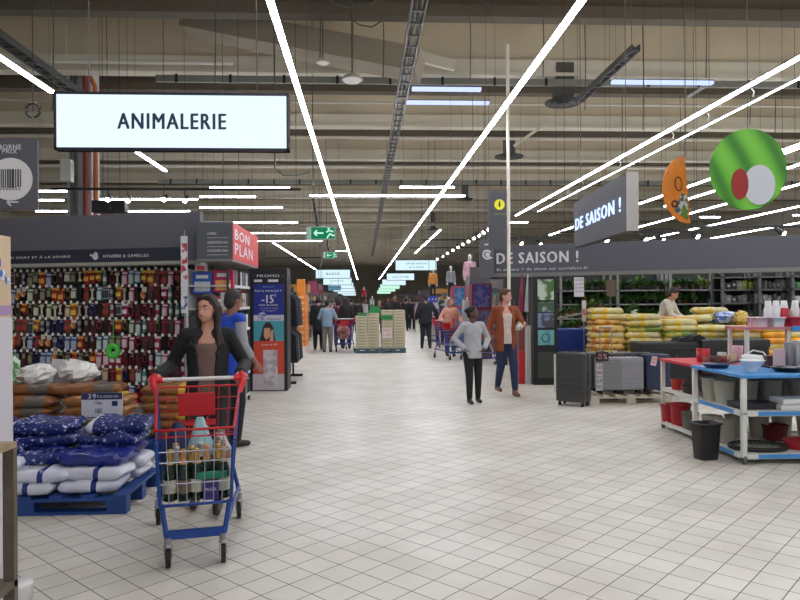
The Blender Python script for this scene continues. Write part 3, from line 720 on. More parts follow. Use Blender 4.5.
NBl = M((30, 44, 120), .25, bump=.5, bscale=25); BRN = M((128, 76, 38), .3, var=.25, vscale=14, bump=.6, bscale=18); BRN2 = M((150, 100, 56), .28, var=.2, vscale=12, bump=.5, bscale=18); YEL = M((214, 180, 60), .4)
protos = {}
def sack(kind, w, d, h, seed, *a, **k):
    return bagmesh(w, d, h, seed, *a, **k)
# white sacks, two layers on the front of the pallet
GW = 'white litter sacks on the blue pallet'
wp = [sack('w', .46, .36, .085, s, WB, NBl, (.55, .68)).build('litter_sack', None) for s in (1, 2)]
i = 0
def place(protos_, idx, loc, rz, label, group, cat, sc=None):
    o = protos_[idx % len(protos_)]
    if not o.get('used'): o['used'] = 1; o.location = loc; o.rotation_euler = (0, 0, rz); tag(o, label, cat, group); r = o
    else: r = dup(o, loc, rz, label, group)
    if sc: r.scale = (sc,) * 3
    return r
spots = [(-3.05, 5.5, .144, .03), (-2.58, 5.48, .144, -.04), (-2.11, 5.52, .144, .06), (-3.0, 5.52, .228, -.05), (-2.5, 5.5, .228, .07), (-2.08, 5.55, .228, -.08), (-2.86, 5.5, .312, .12)]
lbs = ['bottom row, half cut off by the grey panel', 'bottom row, middle', 'bottom row, at the cart side', 'second layer beside the grey panel', 'second layer, middle of the pallet', 'second layer, at the cart side', 'topmost of the pile, nearest the grey panel']
for n_, (x, y, z, rz) in enumerate(spots): place(wp, n_, (x, y, z), rz, 'white plastic litter sack, ' + lbs[n_], GW, 'sack')
# navy sacks
GN = 'glossy navy sacks on the blue pallet'
npz = [sack('n', .5, .42, .095, 5, NB, WB, (.04, .16), rough=1.5).build('pet_food_sack', None), sack('n', .5, .42, .095, 6, NB2, NBl, (.3, .5), rough=1.8).build('pet_food_sack', None), sack('n', .5, .42, .1, 7, NB, rough=2).build('pet_food_sack', None)]
rows = [(-3.1, 3, 5), (-2.72, 5, 4), (-2.34, 3, 3)]
k = 0
cols = [(-3.15, [.144, .237, .33, .42, .51], 'column beside the grey panel'), (-2.66, [.144, .237, .33, .425, .518], 'middle column'), (-2.1, [.33, .42], 'column nearest the cart')]
for q in range(2): place(wp, q, (-2.06 + .02 * q, 5.93, .144 + .088 * q), 3.1 + .1 * q, 'white plastic litter sack, cart-side rear corner of the pallet, %s layer' % ordn(q), GW, 'sack')
for x, zs, nm in cols:
    for q, z in enumerate(zs):
        place(npz, k, (x + R.uniform(-.03, .03), 5.93 + R.uniform(-.02, .02), z), R.uniform(-.12, .12), 'navy glossy pet food sack, %s, %s from the pallet' % (nm, ordn(q)), GN, 'sack'); k += 1
for x, y, z, rz, lb in ((-2.62, 5.72, .315, .2, 'leaning in front of the middle column'), (-2.12, 5.66, .315, -.1, 'lying over the white sacks, with white end'), (-2.95, 5.72, .40, .1, 'flat in front of the column by the grey panel')):
    place(npz, k, (x, y, z), rz, 'navy glossy pet food sack ' + lb, GN, 'sack'); k += 1
for x in (-2.06,):
    place(npz, k, (x, 5.98, .51), .1, 'white-banded navy sack on top of the cart-side column', GN, 'sack'); k += 1
# brown dog food sacks behind
pallet('blue pallet under the brown dog food sacks', (-2.98, 7.0, 0), 0, 1.5, .9, PB)
bp = [sack('b', .68, .42, .092, 9, BRN, M((100, 92, 84), .3), (.66, .92), rough=1.2).build('dog_food_sack', None), sack('b', .6, .42, .092, 10, BRN2, YEL, (.72, .9), rough=1.3).build('dog_food_sack', None)]
k = 0
for x, n_, nm, kk in ((-3.32, 6, 'stack beside the grey panel', 0), (-2.58, 6, 'stack behind the price sign', 1)):
    for q in range(n_):
        place(bp, kk, (x + R.uniform(-.02, .02), 6.9, .144 + .09 * q), R.uniform(-.05, .05), 'brown glossy dog food sack, %s, %s from the pallet' % (nm, ordn(q)), 'brown dog food sacks', 'sack')
place(bp, 0, (-2.75, 7.05, .69), .1, 'brown dog food sack lying across the top behind the price sign', 'brown dog food sacks', 'sack')
place(bp, 0, (-3.35, 7.1, .69), -.06, 'brown dog food sack lying on top beside the white wrap', 'brown dog food sacks', 'sack')
# second column pair toward the alley
pallet('blue pallet with brown sacks right behind the cart handle', (-2.1, 7.75, 0), 0, .8, .7, PB)
for q in range(6): place(bp, 1, (-2.1, 7.7, .144 + .09 * q), R.uniform(-.06, .06), 'brown and yellow sack, rear stack behind the cart, %s from the pallet' % ordn(q), 'brown dog food sacks', 'sack')
# price sign on a stand
c = at(102, 406, 6.3)
t = thing('price_sign', 'white price sign with navy header reading 39 above the sacks', 'sign', (c.x, c.y, 0), .02)
z = c.z; hw = .182; NAVY = M((38, 42, 96), .5); SGN = M((215, 214, 222), .5)
MB().box(-hw, hw, -.004, .004, z - .12, z + .12, b=.002).build('board', t, SGN)
MB().box(-hw, hw, -.007, -.004, z + .06, z + .12).build('header', t, NAVY)
mb = MB(); mb.text('39', -.12, -.05, z + .07, z + .112, -.008, SGN, .002, .02); mb.text('€ LE GRAND SAC', -.04, .15, z + .077, z + .1, -.008, SGN, .002); mb.build('lettering', t)
mb = MB(); mb.text('15kg', -.06, 0, z + .01, z + .045, -.005, NAVY, .002, .01); mb.text('2 SACS', -.06, .0, z - .06, z - .02, -.005, NAVY, .002, .01); mb.box(-.17, .1, -.007, -.004, z - .108, z - .1, NAVY); mb.box(.09, .14, -.007, -.004, z + .0, z + .045, NAVY); mb.build('price_text', t)
MB().box(-.012, .012, .0, .02, 0, z - .11).build('post', t, STEEL)
mb = MB(); mb.box(-.14, .14, -.1, .12, 0, .015); mb.build('base', t, STEEL)
# white wrap, clear panel, green bag
def crumple(name, label, cat, loc, r, m, seed, n=18):
    mb = MB(); vs = []; fs = []; kk = 10
    for i in range(kk + 1):
        ph = math.pi * i / kk
        for k_ in range(n):
            a = 2 * math.pi * k_ / n; v = Vector((math.sin(ph) * math.cos(a), math.sin(ph) * math.sin(a), -math.cos(ph)))
            s_ = 1 + .35 * noise.noise(v * 2.2 + Vector((seed, 0, 0))) + .15 * noise.noise(v * 6 + Vector((seed, 3, 0)))
            vs.append((v.x * r[0] * s_, v.y * r[1] * s_, max(-r[2] * .8, v.z * r[2] * s_) + r[2] * .8))
    for i in range(kk):
        for k_ in range(n): fs.append((i * n + k_, i * n + (k_ + 1) % n, (i + 1) * n + (k_ + 1) % n, (i + 1) * n + k_))
    mb.add(vs, fs, m, False); return tag(mb.build(name, None, None, loc=loc), label, cat)
WWR = M((222, 220, 216), .25, bump=.4, bscale=20)
c = at(37, 386, 7.0); crumple('plastic_wrap', 'crumpled white plastic wrap on the brown sacks by the green bag', 'plastic wrap', (c.x, c.y, .775), (.17, .2, .11), WWR, 3)
c = at(78, 380, 7.2); crumple('plastic_wrap', 'crumpled white plastic wrap right of the pale upright panel', 'plastic wrap', (c.x, c.y, .775), (.2, .2, .12), WWR, 9)
c = at(61, 376, 7.1); t = MB(); t.prism([(-.17, -.14), (.13, -.14), (.05, .15), (-.08, .16)], -.01, .02)
tag(t.build('pale_panel', None, M((196, 192, 190), .3), loc=(c.x, c.y, c.z + .015)), 'pale upright wedge-shaped panel standing on the brown sacks', 'panel')
c = at(16, 392, 7.2); crumple('green_bag', 'green shiny bag on the brown sacks beside the grey panel', 'bag', (c.x - .12, c.y, .6), (.16, .14, .26), M((70, 140, 50), .25, col2=(190, 205, 190), vscale=14), 21)

# ------------------------------------------------------------------ foreground panel and shelf post at the left edge
a = at(13.5, 455, 3.6)
t = thing('display_end_panel', 'pale grey end panel with blue and tan poster top at left edge', 'display panel', (a.x, a.y, 0), 0)
zt = at(8, 237, 3.6).z; zm = at(8, 315, 3.6).z
MB().box(-.5, 0, -.5, .0, .0, zt - .42, b=.004).build('side_panel', t, M((196, 192, 198), .6))
MB().box(-.03, -.008, -.5, .0, zt - .42, zt).build('poster', t, M((198, 172, 140), .6, var=.1, vscale=3))
mb = MB(); 
for (x, z, r) in ((-.05, zt - .14, .03), (-.035, zt - .2, .028), (-.06, zt - .24, .035), (-.1, zt - .2, .05), (-.02, zt - .23, .02)): mb.lathe([(r, 0), (r, .004)], None, 14, mx=Matrix.Translation((-.008, x * 3 + .02, z)) @ Matrix.Rotation(math.pi / 2, 4, 'Y'))
mb.build('printed_shapes', t, M((50, 96, 170), .5, col2=(215, 220, 230), vscale=30))
MB().box(-.008, -.004, -.5, 0, zm, zm + .05).build('printed_band', t, M((160, 130, 170), .5))
a = at(18, 600, 2.9); zt2 = at(10, 447, 2.9).z
t = thing('shelf_rack', 'dark wooden-edged shelf rack at the lower left corner', 'shelf', (a.x, a.y, 0), 0)
WD = M((96, 84, 70), .6, var=.25, vscale=10, bump=.2)
MB().box(-.045, 0, -.03, .0, 0, zt2).build('post', t, WD)
MB().box(-.5, 0, -.5, .0, zt2, zt2 + .025, b=.003).build('shelf', t, M((150, 130, 100), .6, var=.2))
MB().box(-.5, -.0, -.5, .0, at(5, 578, 2.9).z - .03, at(5, 578, 2.9).z).build('shelf', t, WD)
MB().box(-.045, 0, -.5, -.46, 0, zt2).build('post', t, WD)
zz = at(5, 578, 2.9).z
tag(MB().box(-.14, 0, 0, .12, 0, .13, b=.02).build('blue_box', None, M((44, 96, 178), .4), loc=(a.x - .055, a.y - .3, zz + .001)), 'blue box on the low shelf at the lower left corner', 'box')
tag(MB().box(-.14, 0, 0, .12, 0, .12, b=.01).build('blue_box', None, M((30, 60, 140), .4), loc=(a.x - .055, a.y - .3, 0.0)), 'dark blue box on the floor under the low left shelf', 'box')
c = atz(18, 592, 0.05); mb = MB(); mb.lathe([(.055, 0), (.07, .01), (.075, .09), (.072, .1), (.02, .105), (.001, .105)], None, 24)
tag(mb.build('white_tub', None, M((215, 214, 212), .35), loc=(c.x, c.y + .0, 0)), 'round white tub on the floor beside the dark shelf post', 'tub')

# ------------------------------------------------------------------ hook wall (pet toys)
A = at(-40, 300, 10.6); Bp = at(187, 300, 9.9); A.z = Bp.z = 0
wd = (Bp - A); WL = wd.length; wr = math.atan2(wd.y, wd.x)
BAY = WL / 4
rowz = [2.05 - .238 * i for i in range(8)]
PEG = M((62, 54, 54), .7); RAIL = M((70, 68, 66), .5, .4); TAG = M((232, 230, 224), .5)
bays = []
for b_ in range(4):
    p = A + wd * (b_ / 4)
    t = thing('hook_wall', 'dark hook wall bay of pet toys, %s' % ('cut off by the left edge', 'just right of the grey end panel', 'in the middle, behind the price sign', 'last bay by the white pole, pink packs')[b_], 'shop shelving', p, wr, 'bays of the pet toy hook wall')
    MB().box(0, BAY - .01, .28, .32, .12, 2.2).build('back_panel', t, PEG)
    mb = MB(); mb.box(0, .03, .24, .3, 0, 2.25); mb.box(BAY - .03, BAY, .24, .3, 0, 2.25); mb.build('upright', t, RAIL)
    mb = MB(); mb.box(.0, BAY, -.12, .3, 0, .12, b=.01); mb.build('base', t, M((120, 118, 116), .5))
    mb = MB(); mb.box(0, BAY, -.05, .3, 2.16, 2.19); mb.build('canopy', t, M((150, 148, 140), .5)); bays.append(t)
def hexc(h): return tuple(int(h[i:i + 2], 16) for i in (0, 2, 4))
packs = {}
def pack(kind, col, col2):
    key = (kind, col, col2)
    if key in packs: return packs[key]
    mb = MB(); m1 = M(hexc(col), .4, var=.2, vscale=20); m2 = M(hexc(col2), .35, var=.1, vscale=20)
    if kind == 'card':
        mb.box(-.046, .046, 0, .006, -.17, 0, m1); mb.box(-.036, .036, -.03, 0, -.155, -.05, m2, b=.012); mb.box(-.04, .04, -.002, 0, -.035, -.012, m2)
    elif kind == 'pouch':
        mb.box(-.05, .05, -.004, .004, -.03, 0, m2); mb.ell((0, 0, -.095), (.052, .026, .075), m1); mb.box(-.035, .035, -.03, -.022, -.12, -.07, m2, b=.004)
    elif kind == 'collar':
        mb.tube([(.038 * math.sin(a), -.012, -.085 + .065 * math.cos(a)) for a in [k * math.pi / 6 for k in range(12)]], .009, m1, n=6, closed=True); mb.box(-.018, .018, -.016, 0, -.045, 0, m2)
    elif kind == 'tube':
        mb.tube([(0, -.02, -.025), (0, -.02, -.17)], .026, m1, n=12); mb.tube([(0, -.02, 0), (0, -.02, -.03)], .014, m2, n=10); mb.tube([(0, -.02, -.08), (0, -.02, -.13)], .0268, m2, n=12)
    elif kind == 'bone':
        mb.tube([(0, -.02, -.04), (0, -.02, -.15)], .014, m1, n=8)
        for x, z in ((-.016, -.035), (.016, -.035), (-.016, -.155), (.016, -.155)): mb.ell((x, -.02, z), (.02, .018, .02), m1, 8)
        mb.box(-.02, .02, -.003, 0, -.03, .0, m2)
    elif kind == 'ball':
        mb.ell((0, -.03, -.1), (.045, .04, .045), m1, 12); mb.box(-.04, .04, -.002, .002, -.06, 0, m2); mb.tube([(.03, -.05, -.13), (0, -.07, -.1), (-.03, -.05, -.07)], .006, m2, n=6)
    elif kind == 'leash':
        for x in (-.022, 0, .022): mb.tube([(x, -.01, 0), (x * 1.6, -.015, -.2), (x * .5, -.015, -.235)], .008, m1, n=5)
        mb.box(-.02, .02, -.02, .0, -.07, -.02, m2)
    o = mb.build({'card': 'carded_toy', 'pouch': 'treat_pouch', 'collar': 'pet_collar', 'tube': 'grooming_bottle', 'bone': 'bone_toy', 'ball': 'ball_toy', 'leash': 'dog_leash'}[kind], None)
    packs[key] = o; return o
used = set()
left_p = [('card', '7a4a2a', 'c8b496'), ('pouch', 'b85a22', 'e0c040'), ('bone', 'b8b0a0', '804020'), ('pouch', '70402a', 'a03028'), ('card', 'b4b0ac', '404048'), ('tube', '9c9ca0', '40425a'), ('collar', '2a3480', 'b0b0b0'), ('card', '28407a', 'aab4c8'),
          ('ball', 'c07030', 'd8d0c0'), ('leash', '5a2020', '909090'), ('card', '30302e', '8a8468'), ('pouch', 'a8321e', 'e8a040'), ('collar', '6a5a30', 'c0c0b0'), ('card', '3a6a44', 'c8c8b0'), ('bone', 'd0c8b0', '806050')]
right_p = [('card', '9c1840', 'd8c0c8'), ('card', '8a1434', '303034'), ('pouch', 'a82450', 'e0d0d4'), ('leash', '7a1c24', '202020'), ('collar', '901838', 'b0a0a0'), ('tube', 'b8b8b8', 'a02050'), ('card', '30708a', 'c8d0d0'), ('tube', '609080', 'd0d8d4'), ('card', 'a01838', '601020')]
for b_ in range(4):
    t = bays[b_]; npb = 9
    for r_ in range(8):
        for q in range(npb):
            x = BAY * (q + .5) / npb + R.uniform(-.008, .008); z = rowz[r_] + R.uniform(-.012, .012)
            gx = b_ + q / npb
            pal = right_p if gx > 3.0 and r_ > 0 and R.random() < .86 else (right_p if gx > 2.4 and R.random() < .5 else left_p)
            if b_ > 0:
                hk = MB().tube([(x, .28, z), (x, .02, z + .01), (x, .0, z + .03)], .0035, n=5).build('hook', t, STEEL)
                if R.random() < .92: MB().box(x - .019, x + .019, -.04, -.036, z + .0, z + .042).build('price_tag', hk, TAG)
            if R.random() < .03 and b_ > 0: continue
            kd = pal[(q // 2 + r_ * 3 + b_ * 5 + R.choice((0, 0, 1, 4))) % len(pal)]
            if b_ == 0 and q < 4: continue
            src = pack(*kd)
            wp_ = Vector(t.location) + Matrix.Rotation(wr, 3, 'Z') @ Vector((x, .03, z + .004))
            colname = {'7a4a2a': 'brown', 'b85a22': 'orange', 'b8b0a0': 'pale', '70402a': 'dark brown', 'b4b0ac': 'light grey', '9c9ca0': 'silver', '2a3480': 'blue', '28407a': 'navy', 'c07030': 'orange', '5a2020': 'dark red', '30302e': 'black',
                       'a8321e': 'red', '6a5a30': 'olive', '3a6a44': 'green', 'd0c8b0': 'cream', '9c1840': 'pink', '8a1434': 'crimson', 'a82450': 'magenta', '7a1c24': 'dark red', '901838': 'crimson', 'b8b8b8': 'white', '30708a': 'teal', '609080': 'pale green', 'a01838': 'red-pink'}[kd[1]]
            lab = '%s %s on the toy wall, %s row down, %s peg from left' % (colname, src.name.split('.')[0].replace('_', ' '), ordn(r_), ordn(b_ * npb + q - 4))
            s_ = R.uniform(.92, 1.08)
            if src in used: dup(src, wp_, wr + R.uniform(-.15, .15), lab, 'pet toys and accessories hanging on the hook wall', scale=(s_ * R.uniform(.9, 1.12), 1, s_ * R.uniform(1.0, 1.45)))
            else:
                used.add(src); src.location = wp_; src.rotation_euler = (0, 0, wr); src.scale = (1, 1, 1.25); tag(src, lab, src.name.split('.')[0].replace('_', ' '), 'pet toys and accessories hanging on the hook wall')
for b_ in range(1, 4):       # low stock under the hooks
    for q in range(5):
        col = R.choice(('8a2040', '404a6a', 'a8a090', '5a3a2a', '2a5a6a', 'b03030'))
        p = A + wd * ((b_ + (q + .5) / 5) / 4) + Vector((0, -.02, .121))
        tag(MB().box(-.055, .055, 0, .2, 0, R.uniform(.14, .2), b=.006).build('stacked_pack', None, M(hexc(col), .4, var=.2, vscale=12), loc=p, rot=wr), 'box pack on the base shelf of the toy wall, bay %s, %s along' % (('one', 'two', 'three')[b_ - 1], ordn(q)), 'box', 'box packs on the base shelf of the toy wall')
c = at(113, 351, 9.6); mb = MB()
mb.tube([(.062 * math.cos(a), 0, .075 * math.sin(a)) for a in [k * math.pi / 12 for k in range(24)]], .038, None, n=10, closed=True)
mb.tube([(0, 0, .1), (0, .02, .4), (0, .3, .42)], .004, n=4)
tag(mb.build('ring_toy', None, M((70, 190, 60), .35), loc=c), 'bright green thick ring toy hanging in front of the toy wall', 'toy')

# header fascia of the pet aisle
fa = at(-60, 300, 10.7); fb = at(204.5, 300, 9.75); fd = Vector((fb.x - fa.x, fb.y - fa.y, 0)); fl = fd.length; fr = math.atan2(fd.y, fd.x)
zt_, zb_ = 1.6 + 86 * 9.95 / F, 1.6 + 39 * 9.95 / F
GREYF = M((92, 90, 98), .6); NAVF = M((34, 35, 52), .5); LET = M((214, 214, 216), .5)
t = thing('aisle_header', 'long grey fascia with navy band reading chat et souris, hygiène', 'fascia', (fa.x, fa.y - .25, 0), fr)
MB().box(0, fl, 0, .1, zb_, zt_, b=.004).build('board', t, GREYF)
def locx(px, py, t_, rr_):    # local x on the plane of thing t_ (rotation rr_) where the pixel ray meets it
    o = Vector((t_.location.x, t_.location.y, 0)); n_ = Vector((-math.sin(rr_), math.cos(rr_), 0)); r = ray(px, py)
    s_ = ((o - Vector((EYE.x, EYE.y, 0))).dot(n_)) / r.dot(n_); p = EYE + r * s_
    return (p - o).dot(Vector((math.cos(rr_), math.sin(rr_), 0))), p.z
xe, _z = locx(181, 255, t, fr); _, zband = locx(90, 251, t, fr)
MB().box(0, xe, -.012, 0, zb_, zb_ + .19).build('navy_band', t, NAVF)
mb = MB(); x0, _ = locx(-9, 256, t, fr); x1, _ = locx(71, 256, t, fr); mb.text('JOUER AU CHAT ET À LA SOURIS', x0, x1, zb_ + .065, zb_ + .115, -.013, LET, .003, .01)
x0, _ = locx(104, 255, t, fr); x1, _ = locx(149, 255, t, fr); mb.text('HYGIÈNE & GAMELLES', x0, x1, zb_ + .065, zb_ + .115, -.013, LET, .003, .01); mb.build('lettering', t)
xh, _ = locx(96, 256, t, fr); mb = MB(); mb.lathe([(.045, 0), (.045, .004)], None, 14, mx=Matrix.Translation((xh, -.013, zb_ + .08)) @ Matrix.Rotation(math.pi / 2, 4, 'X'))
for dx, h_ in ((-.025, .05), (0, .07), (.025, .06)): mb.box(xh + dx - .01, xh + dx + .01, -.017, -.013, zb_ + .08, zb_ + .08 + h_)
mb.bar((xh - .03, -.015, zb_ + .08), (xh - .08, -.015, zb_ + .11), .02, .02); mb.build('hand_symbol', t, LET)
MB().box(0, fl, -.04, .3, zb_ - .05, zb_ - .001, b=.004).build('light_pelmet', t, M((150, 148, 138), .5))
# white pole banner
c = at(184.5, 300, 9.35)
t = thing('pole_banner', 'narrow white and red vertical banner at the toy wall end', 'banner', (c.x, c.y, 0), 0)
z0, z1 = at(184, 313, 9.35).z, at(184, 236, 9.35).z
MB().box(-.045, .045, -.006, .006, z0, z1).build('board', t, M((206, 206, 212), .5))
MB().box(-.04, .04, -.009, -.006, z0 + .45, z1 - .1).build('print', t, M((180, 60, 70), .5, col2=(220, 218, 222), vscale=12))
MB().box(-.04, .04, -.009, -.006, z0 + .05, z0 + .25).build('print', t, M((70, 80, 150), .5, col2=(220, 218, 222), vscale=14))
mb = MB(); mb.tube([(0, .02, 0), (0, .02, z1 + .08)], .012); mb.lathe([(.12, 0), (.12, .015), (.02, .02)], None, 16); mb.build('post', t, STEEL)

# ------------------------------------------------------------------ corner gondola with the red/grey offer box
ex = -1.86
g0 = at(190, 300, 9.7); gx0 = g0.x
t = thing('end_shelving', 'white end shelving under the red and grey offer sign', 'shop shelving', (gx0, 9.62, 0), 0)
W_ = ex - gx0; D_ = 1.7; WHS = M((190, 190, 188), .5)
MB().box(0, W_, .55, .6, 0, 2.05).build('back_panel', t, M((160, 156, 150), .6))
MB().box(0, .03, 0, D_, 0, 2.05).build('side_panel', t, WHS)
mb = MB(); mb.box(W_ - .03, W_, 0, .04, 0, 2.05); mb.box(W_ - .03, W_, D_ - .04, D_, 0, 2.05); mb.box(W_ - .03, W_, .85, .89, 0, 2.05); mb.build('upright', t, M((60, 60, 62), .5))
for z in (.12, .47, .82, 1.17, 1.5, 1.82): MB().box(.03, W_, 0, D_, z - .02, z, b=.003).build('shelf', t, WHS)
for z in (.12, .47, .82, 1.17, 1.5, 1.82): MB().box(W_, W_ + .008, 0, D_, z - .03, z + .012).build('price_rail', t, M((214, 214, 212), .4))
# stock facing the alley (x+ side): small bottles and white packs
cols = [(190, 188, 184), (60, 58, 60), (170, 160, 150), (120, 70, 60), (210, 206, 200), (90, 100, 110)]
pk = {}
nlev = 0
for lv, z in enumerate((.12, .47, .82, 1.17, 1.5, 1.82)):
    for q in range(10):
        if lv == 5 and q < 4: continue
        cc = cols[(q * 5 + lv * 3 + q // 2) % len(cols)]
        if cc not in pk: pk[cc] = MB().box(-.055, .055, -.06, .06, 0, .22, b=.01).build('carton', None, M(cc, .5, var=.25, vscale=16)); o = pk[cc]; o.location = (gx0 + W_ - .07, 9.72 + q * .165, z + .001); tag(o, None, 'carton', 'cartons on the end shelving')
        else: o = dup(pk[cc], (gx0 + W_ - .07, 9.72 + q * .165, z + .001), group='cartons on the end shelving')
        o['label'] = 'carton facing the alley on the end shelving, %s shelf up, %s from camera' % (ordn(lv), ordn(q))
# big packs on top facing camera
def pic_pack(px0, py0, px1, py1, d, m1, m2, label, name='large_pack'):
    a = at(px0, py1, d); b = at(px1, py0, d); t = thing(name, label, 'pack', (a.x, a.y, a.z)); w_, h_ = b.x - a.x, b.z - a.z
    MB().box(0, w_, 0, .12, 0, h_, b=.01).build('box', t, m1)
    mb = MB(); mb.box(w_ * .12, w_ * .88, -.003, 0, h_ * .1, h_ * .55); mb.build('printed_picture', t, m2)
    mb = MB(); mb.box(w_ * .2, w_ * .8, -.003, 0, h_ * .7, h_ * .86); mb.build('printed_title', t, M((214, 214, 220), .5)); return t
pic_pack(192, 272, 212, 293.5, 9.55, M((44, 84, 170), .4), M((196, 200, 206), .4, var=.2, vscale=12), 'blue pack with white picture on the end shelving, above the woman')
pic_pack(213, 270, 233, 292.5, 9.55, M((172, 26, 84), .4), M((226, 160, 90), .4, var=.1), 'upper magenta pack with peach picture on the end shelving')
pic_pack(214, 296, 233, 317, 9.55, M((168, 28, 80), .4), M((226, 150, 90), .4), 'lower magenta pack with peach picture behind the woman')
pic_pack(195, 262, 206, 271, 9.5, M((206, 204, 208), .4), M((200, 60, 70), .4), 'small white card sign on top of the blue pack', 'card_pack')
for lv, z in enumerate((.12, .47, .82, 1.17)):
    for q in range(3):
        tag(MB().box(-.06, .06, 0, .1, 0, .24, b=.01).build('carton', None, M(R.choice(cols), .5, var=.2, vscale=12), loc=(gx0 + .1 + q * .13, 9.64, z + .001)), 'carton on the camera side of the end shelving, %s shelf, %s from the white pole' % (ordn(lv), ordn(q)), 'carton', 'cartons on the end shelving')
# offer box sign
a = at(205, 300, 9.3); b = at(233, 300, 9.3); z0, z1 = at(233, 259, 9.3).z, at(233, 222, 9.3).z
t = thing('offer_box_sign', 'hanging offer box, red alley face and dark grey camera face', 'sign', (b.x, b.y, 0), 0)
SW = b.x - a.x + .1
MB().box(-SW, 0, 0, 2.2, z0, z1, b=.004).build('box', t, M((78, 82, 88), .6))
MB().box(0, .006, 0, 2.2, z0, z1).build('red_face', t, M((206, 40, 44), .5))
mb = MB(); mb.text('BON', .12, 1.3, (z0 + z1) / 2 + .03, z1 - .08, -.004, LET, .003, .03); mb.text('PLAN', .12, 1.6, z0 + .07, (z0 + z1) / 2 - .02, -.004, LET, .003, .03)
mx = Matrix.Translation((.004, 0, 0)) @ Matrix.Rotation(math.pi / 2, 4, 'Z'); mb.v = [tuple(mx @ Vector(v)) for v in mb.v]; mb.build('lettering', t)
mb = MB(); mb.text('CHIENS', -SW + .14, -SW + .26, z1 - .17, z1 - .14, -.002, LET, .002); mb.text('ALIMENTATION CHAT', -SW + .14, -.06, z1 - .29, z1 - .26, -.002, LET, .002); mb.text('ACCESSOIRES CHAT', -SW + .14, -.06, z1 - .40, z1 - .37, -.002, LET, .002)
for dz in (.21, .33, .44): mb.box(-SW + .14, -.06, -.003, 0, z1 - dz - .004, z1 - dz)
mb.build('aisle_list', t)
MB().box(-SW, 0, -.02, 2.2, z0 - .03, z0 - .001).build('underside', t, M((120, 116, 112), .5))
tag(MB().tube([(b.x - .2, b.y + .4, z1), (b.x - .2, b.y + .4, roofz(b.y + .8))], .006, n=4).tube([(b.x - .2, b.y + 1.6, z1), (b.x - .2, b.y + 1.6, roofz(b.y + .8))], .006, n=4).build('sign_wire', None, WIRE), 'pair of wires holding the red and grey offer sign', 'wire')

# -15 promotional end display
d_ = 12.2; a = at(254, 390, d_); b = at(284, 390, d_)
t = thing('promo_display', 'promotional end display with blue -15 poster over a red panel', 'display', (a.x, a.y, 0), 0)
w_ = b.x - a.x; zz = lambda py: at(268, py, d_).z
MB().box(-.08, w_ + .06, .02, .6, 0, zz(268), b=.01).build('cabinet', t, M((26, 26, 30), .5))
MB().box(0, w_, 0, .02, zz(315), zz(284)).build('blue_poster', t, M((30, 44, 132), .5))
MB().box(0, w_, 0, .02, zz(321), zz(315)).build('white_strip', t, M((196, 198, 208), .5))
MB().box(0, w_, 0, .02, zz(341), zz(321)).build('teal_panel', t, M((70, 150, 168), .5))
MB().box(0, w_, 0, .02, zz(374), zz(341)).build('red_panel', t, M((206, 72, 48), .5))
MB().box(-.02, w_, 0, .02, .02, zz(374)).build('lower_panel', t, M((188, 180, 186), .5))
def X(px): return (at(px, 300, d_) - a).x
mb = MB(); mb.text('-15', X(262), X(273), zz(303), zz(295), 0, LET, .003, .04); mb.text('€', X(274), X(276), zz(297), zz(294), 0, LET, .003); mb.text('RENDEZ-VOUS', X(263), X(274), zz(287.5), zz(286), 0, M((120, 150, 210), .5), .003); mb.text('Bons de rentrée Juin 4', X(255), X(281), zz(292.5), zz(289.5), 0, LET, .003, .01)
mb.text('POUR 70€ ACHAT', X(259), X(278), zz(306), zz(304), 0, LET, .003, .01); mb.text('sur tout le rayon', X(260), X(278), zz(309), zz(307.5), 0, LET, .003); mb.text('du magasin', X(262), X(276), zz(311.5), zz(310), 0, LET, .003); mb.build('lettering', t)
mb = MB(); mb.lathe([(.07, 0), (.07, .004)], None, 20, mx=Matrix.Translation((X(262), -.001, zz(316))) @ Matrix.Rotation(math.pi / 2, 4, 'X')); mb.build('round_badge', t, M((70, 80, 170), .5, col2=(210, 212, 225), vscale=30))
mb = MB(); mb.text('OFFRE VALABLE', X(267), X(281), zz(320), zz(318.3), 0, M((60, 60, 110), .5), .003); mb.build('strip_text', t)
mb = MB(); hh = M((44, 32, 28), .6); sk_ = M((204, 150, 122), .6)      # printed portrait: dark-haired figure
mb.prism([(X(259), zz(341)), (X(275), zz(341)), (X(273), zz(328)), (X(270), zz(322.5)), (X(266), zz(322)), (X(263), zz(326))], -.003, -.001, hh); mb.prism([(X(263.5), zz(336)), (X(266), zz(340)), (X(270), zz(336)), (X(270), zz(328)), (X(264), zz(328))], -.005, -.003, sk_); mb.prism([(X(269), zz(341)), (X(273), zz(341)), (X(273), zz(330)), (X(271), zz(330))], -.006, -.004, sk_); mb.build('printed_portrait', t)
mb = MB(); mb.text('à partir de 20€', X(261), X(277), zz(346), zz(343.5), 0, LET, .003); mb.build('red_panel_text', t)
MB().box(X(263), X(277), -.008, -.001, zz(386), zz(350)).build('printed_leaflet', t, M((170, 160, 166), .5, col2=(205, 196, 200), vscale=9))
mb = MB(); mb.text('· PROMO ·', X(253), X(283), zz(277), zz(274.5), .02, LET, .004); mb.build('header_text', t)
MB().box(X(254), X(262), .0, .019, zz(282), zz(279.5)).build('white_card', t, SGN); MB().box(X(268), X(278), .0, .019, zz(282), zz(279.5)).build('white_card', t, SGN)
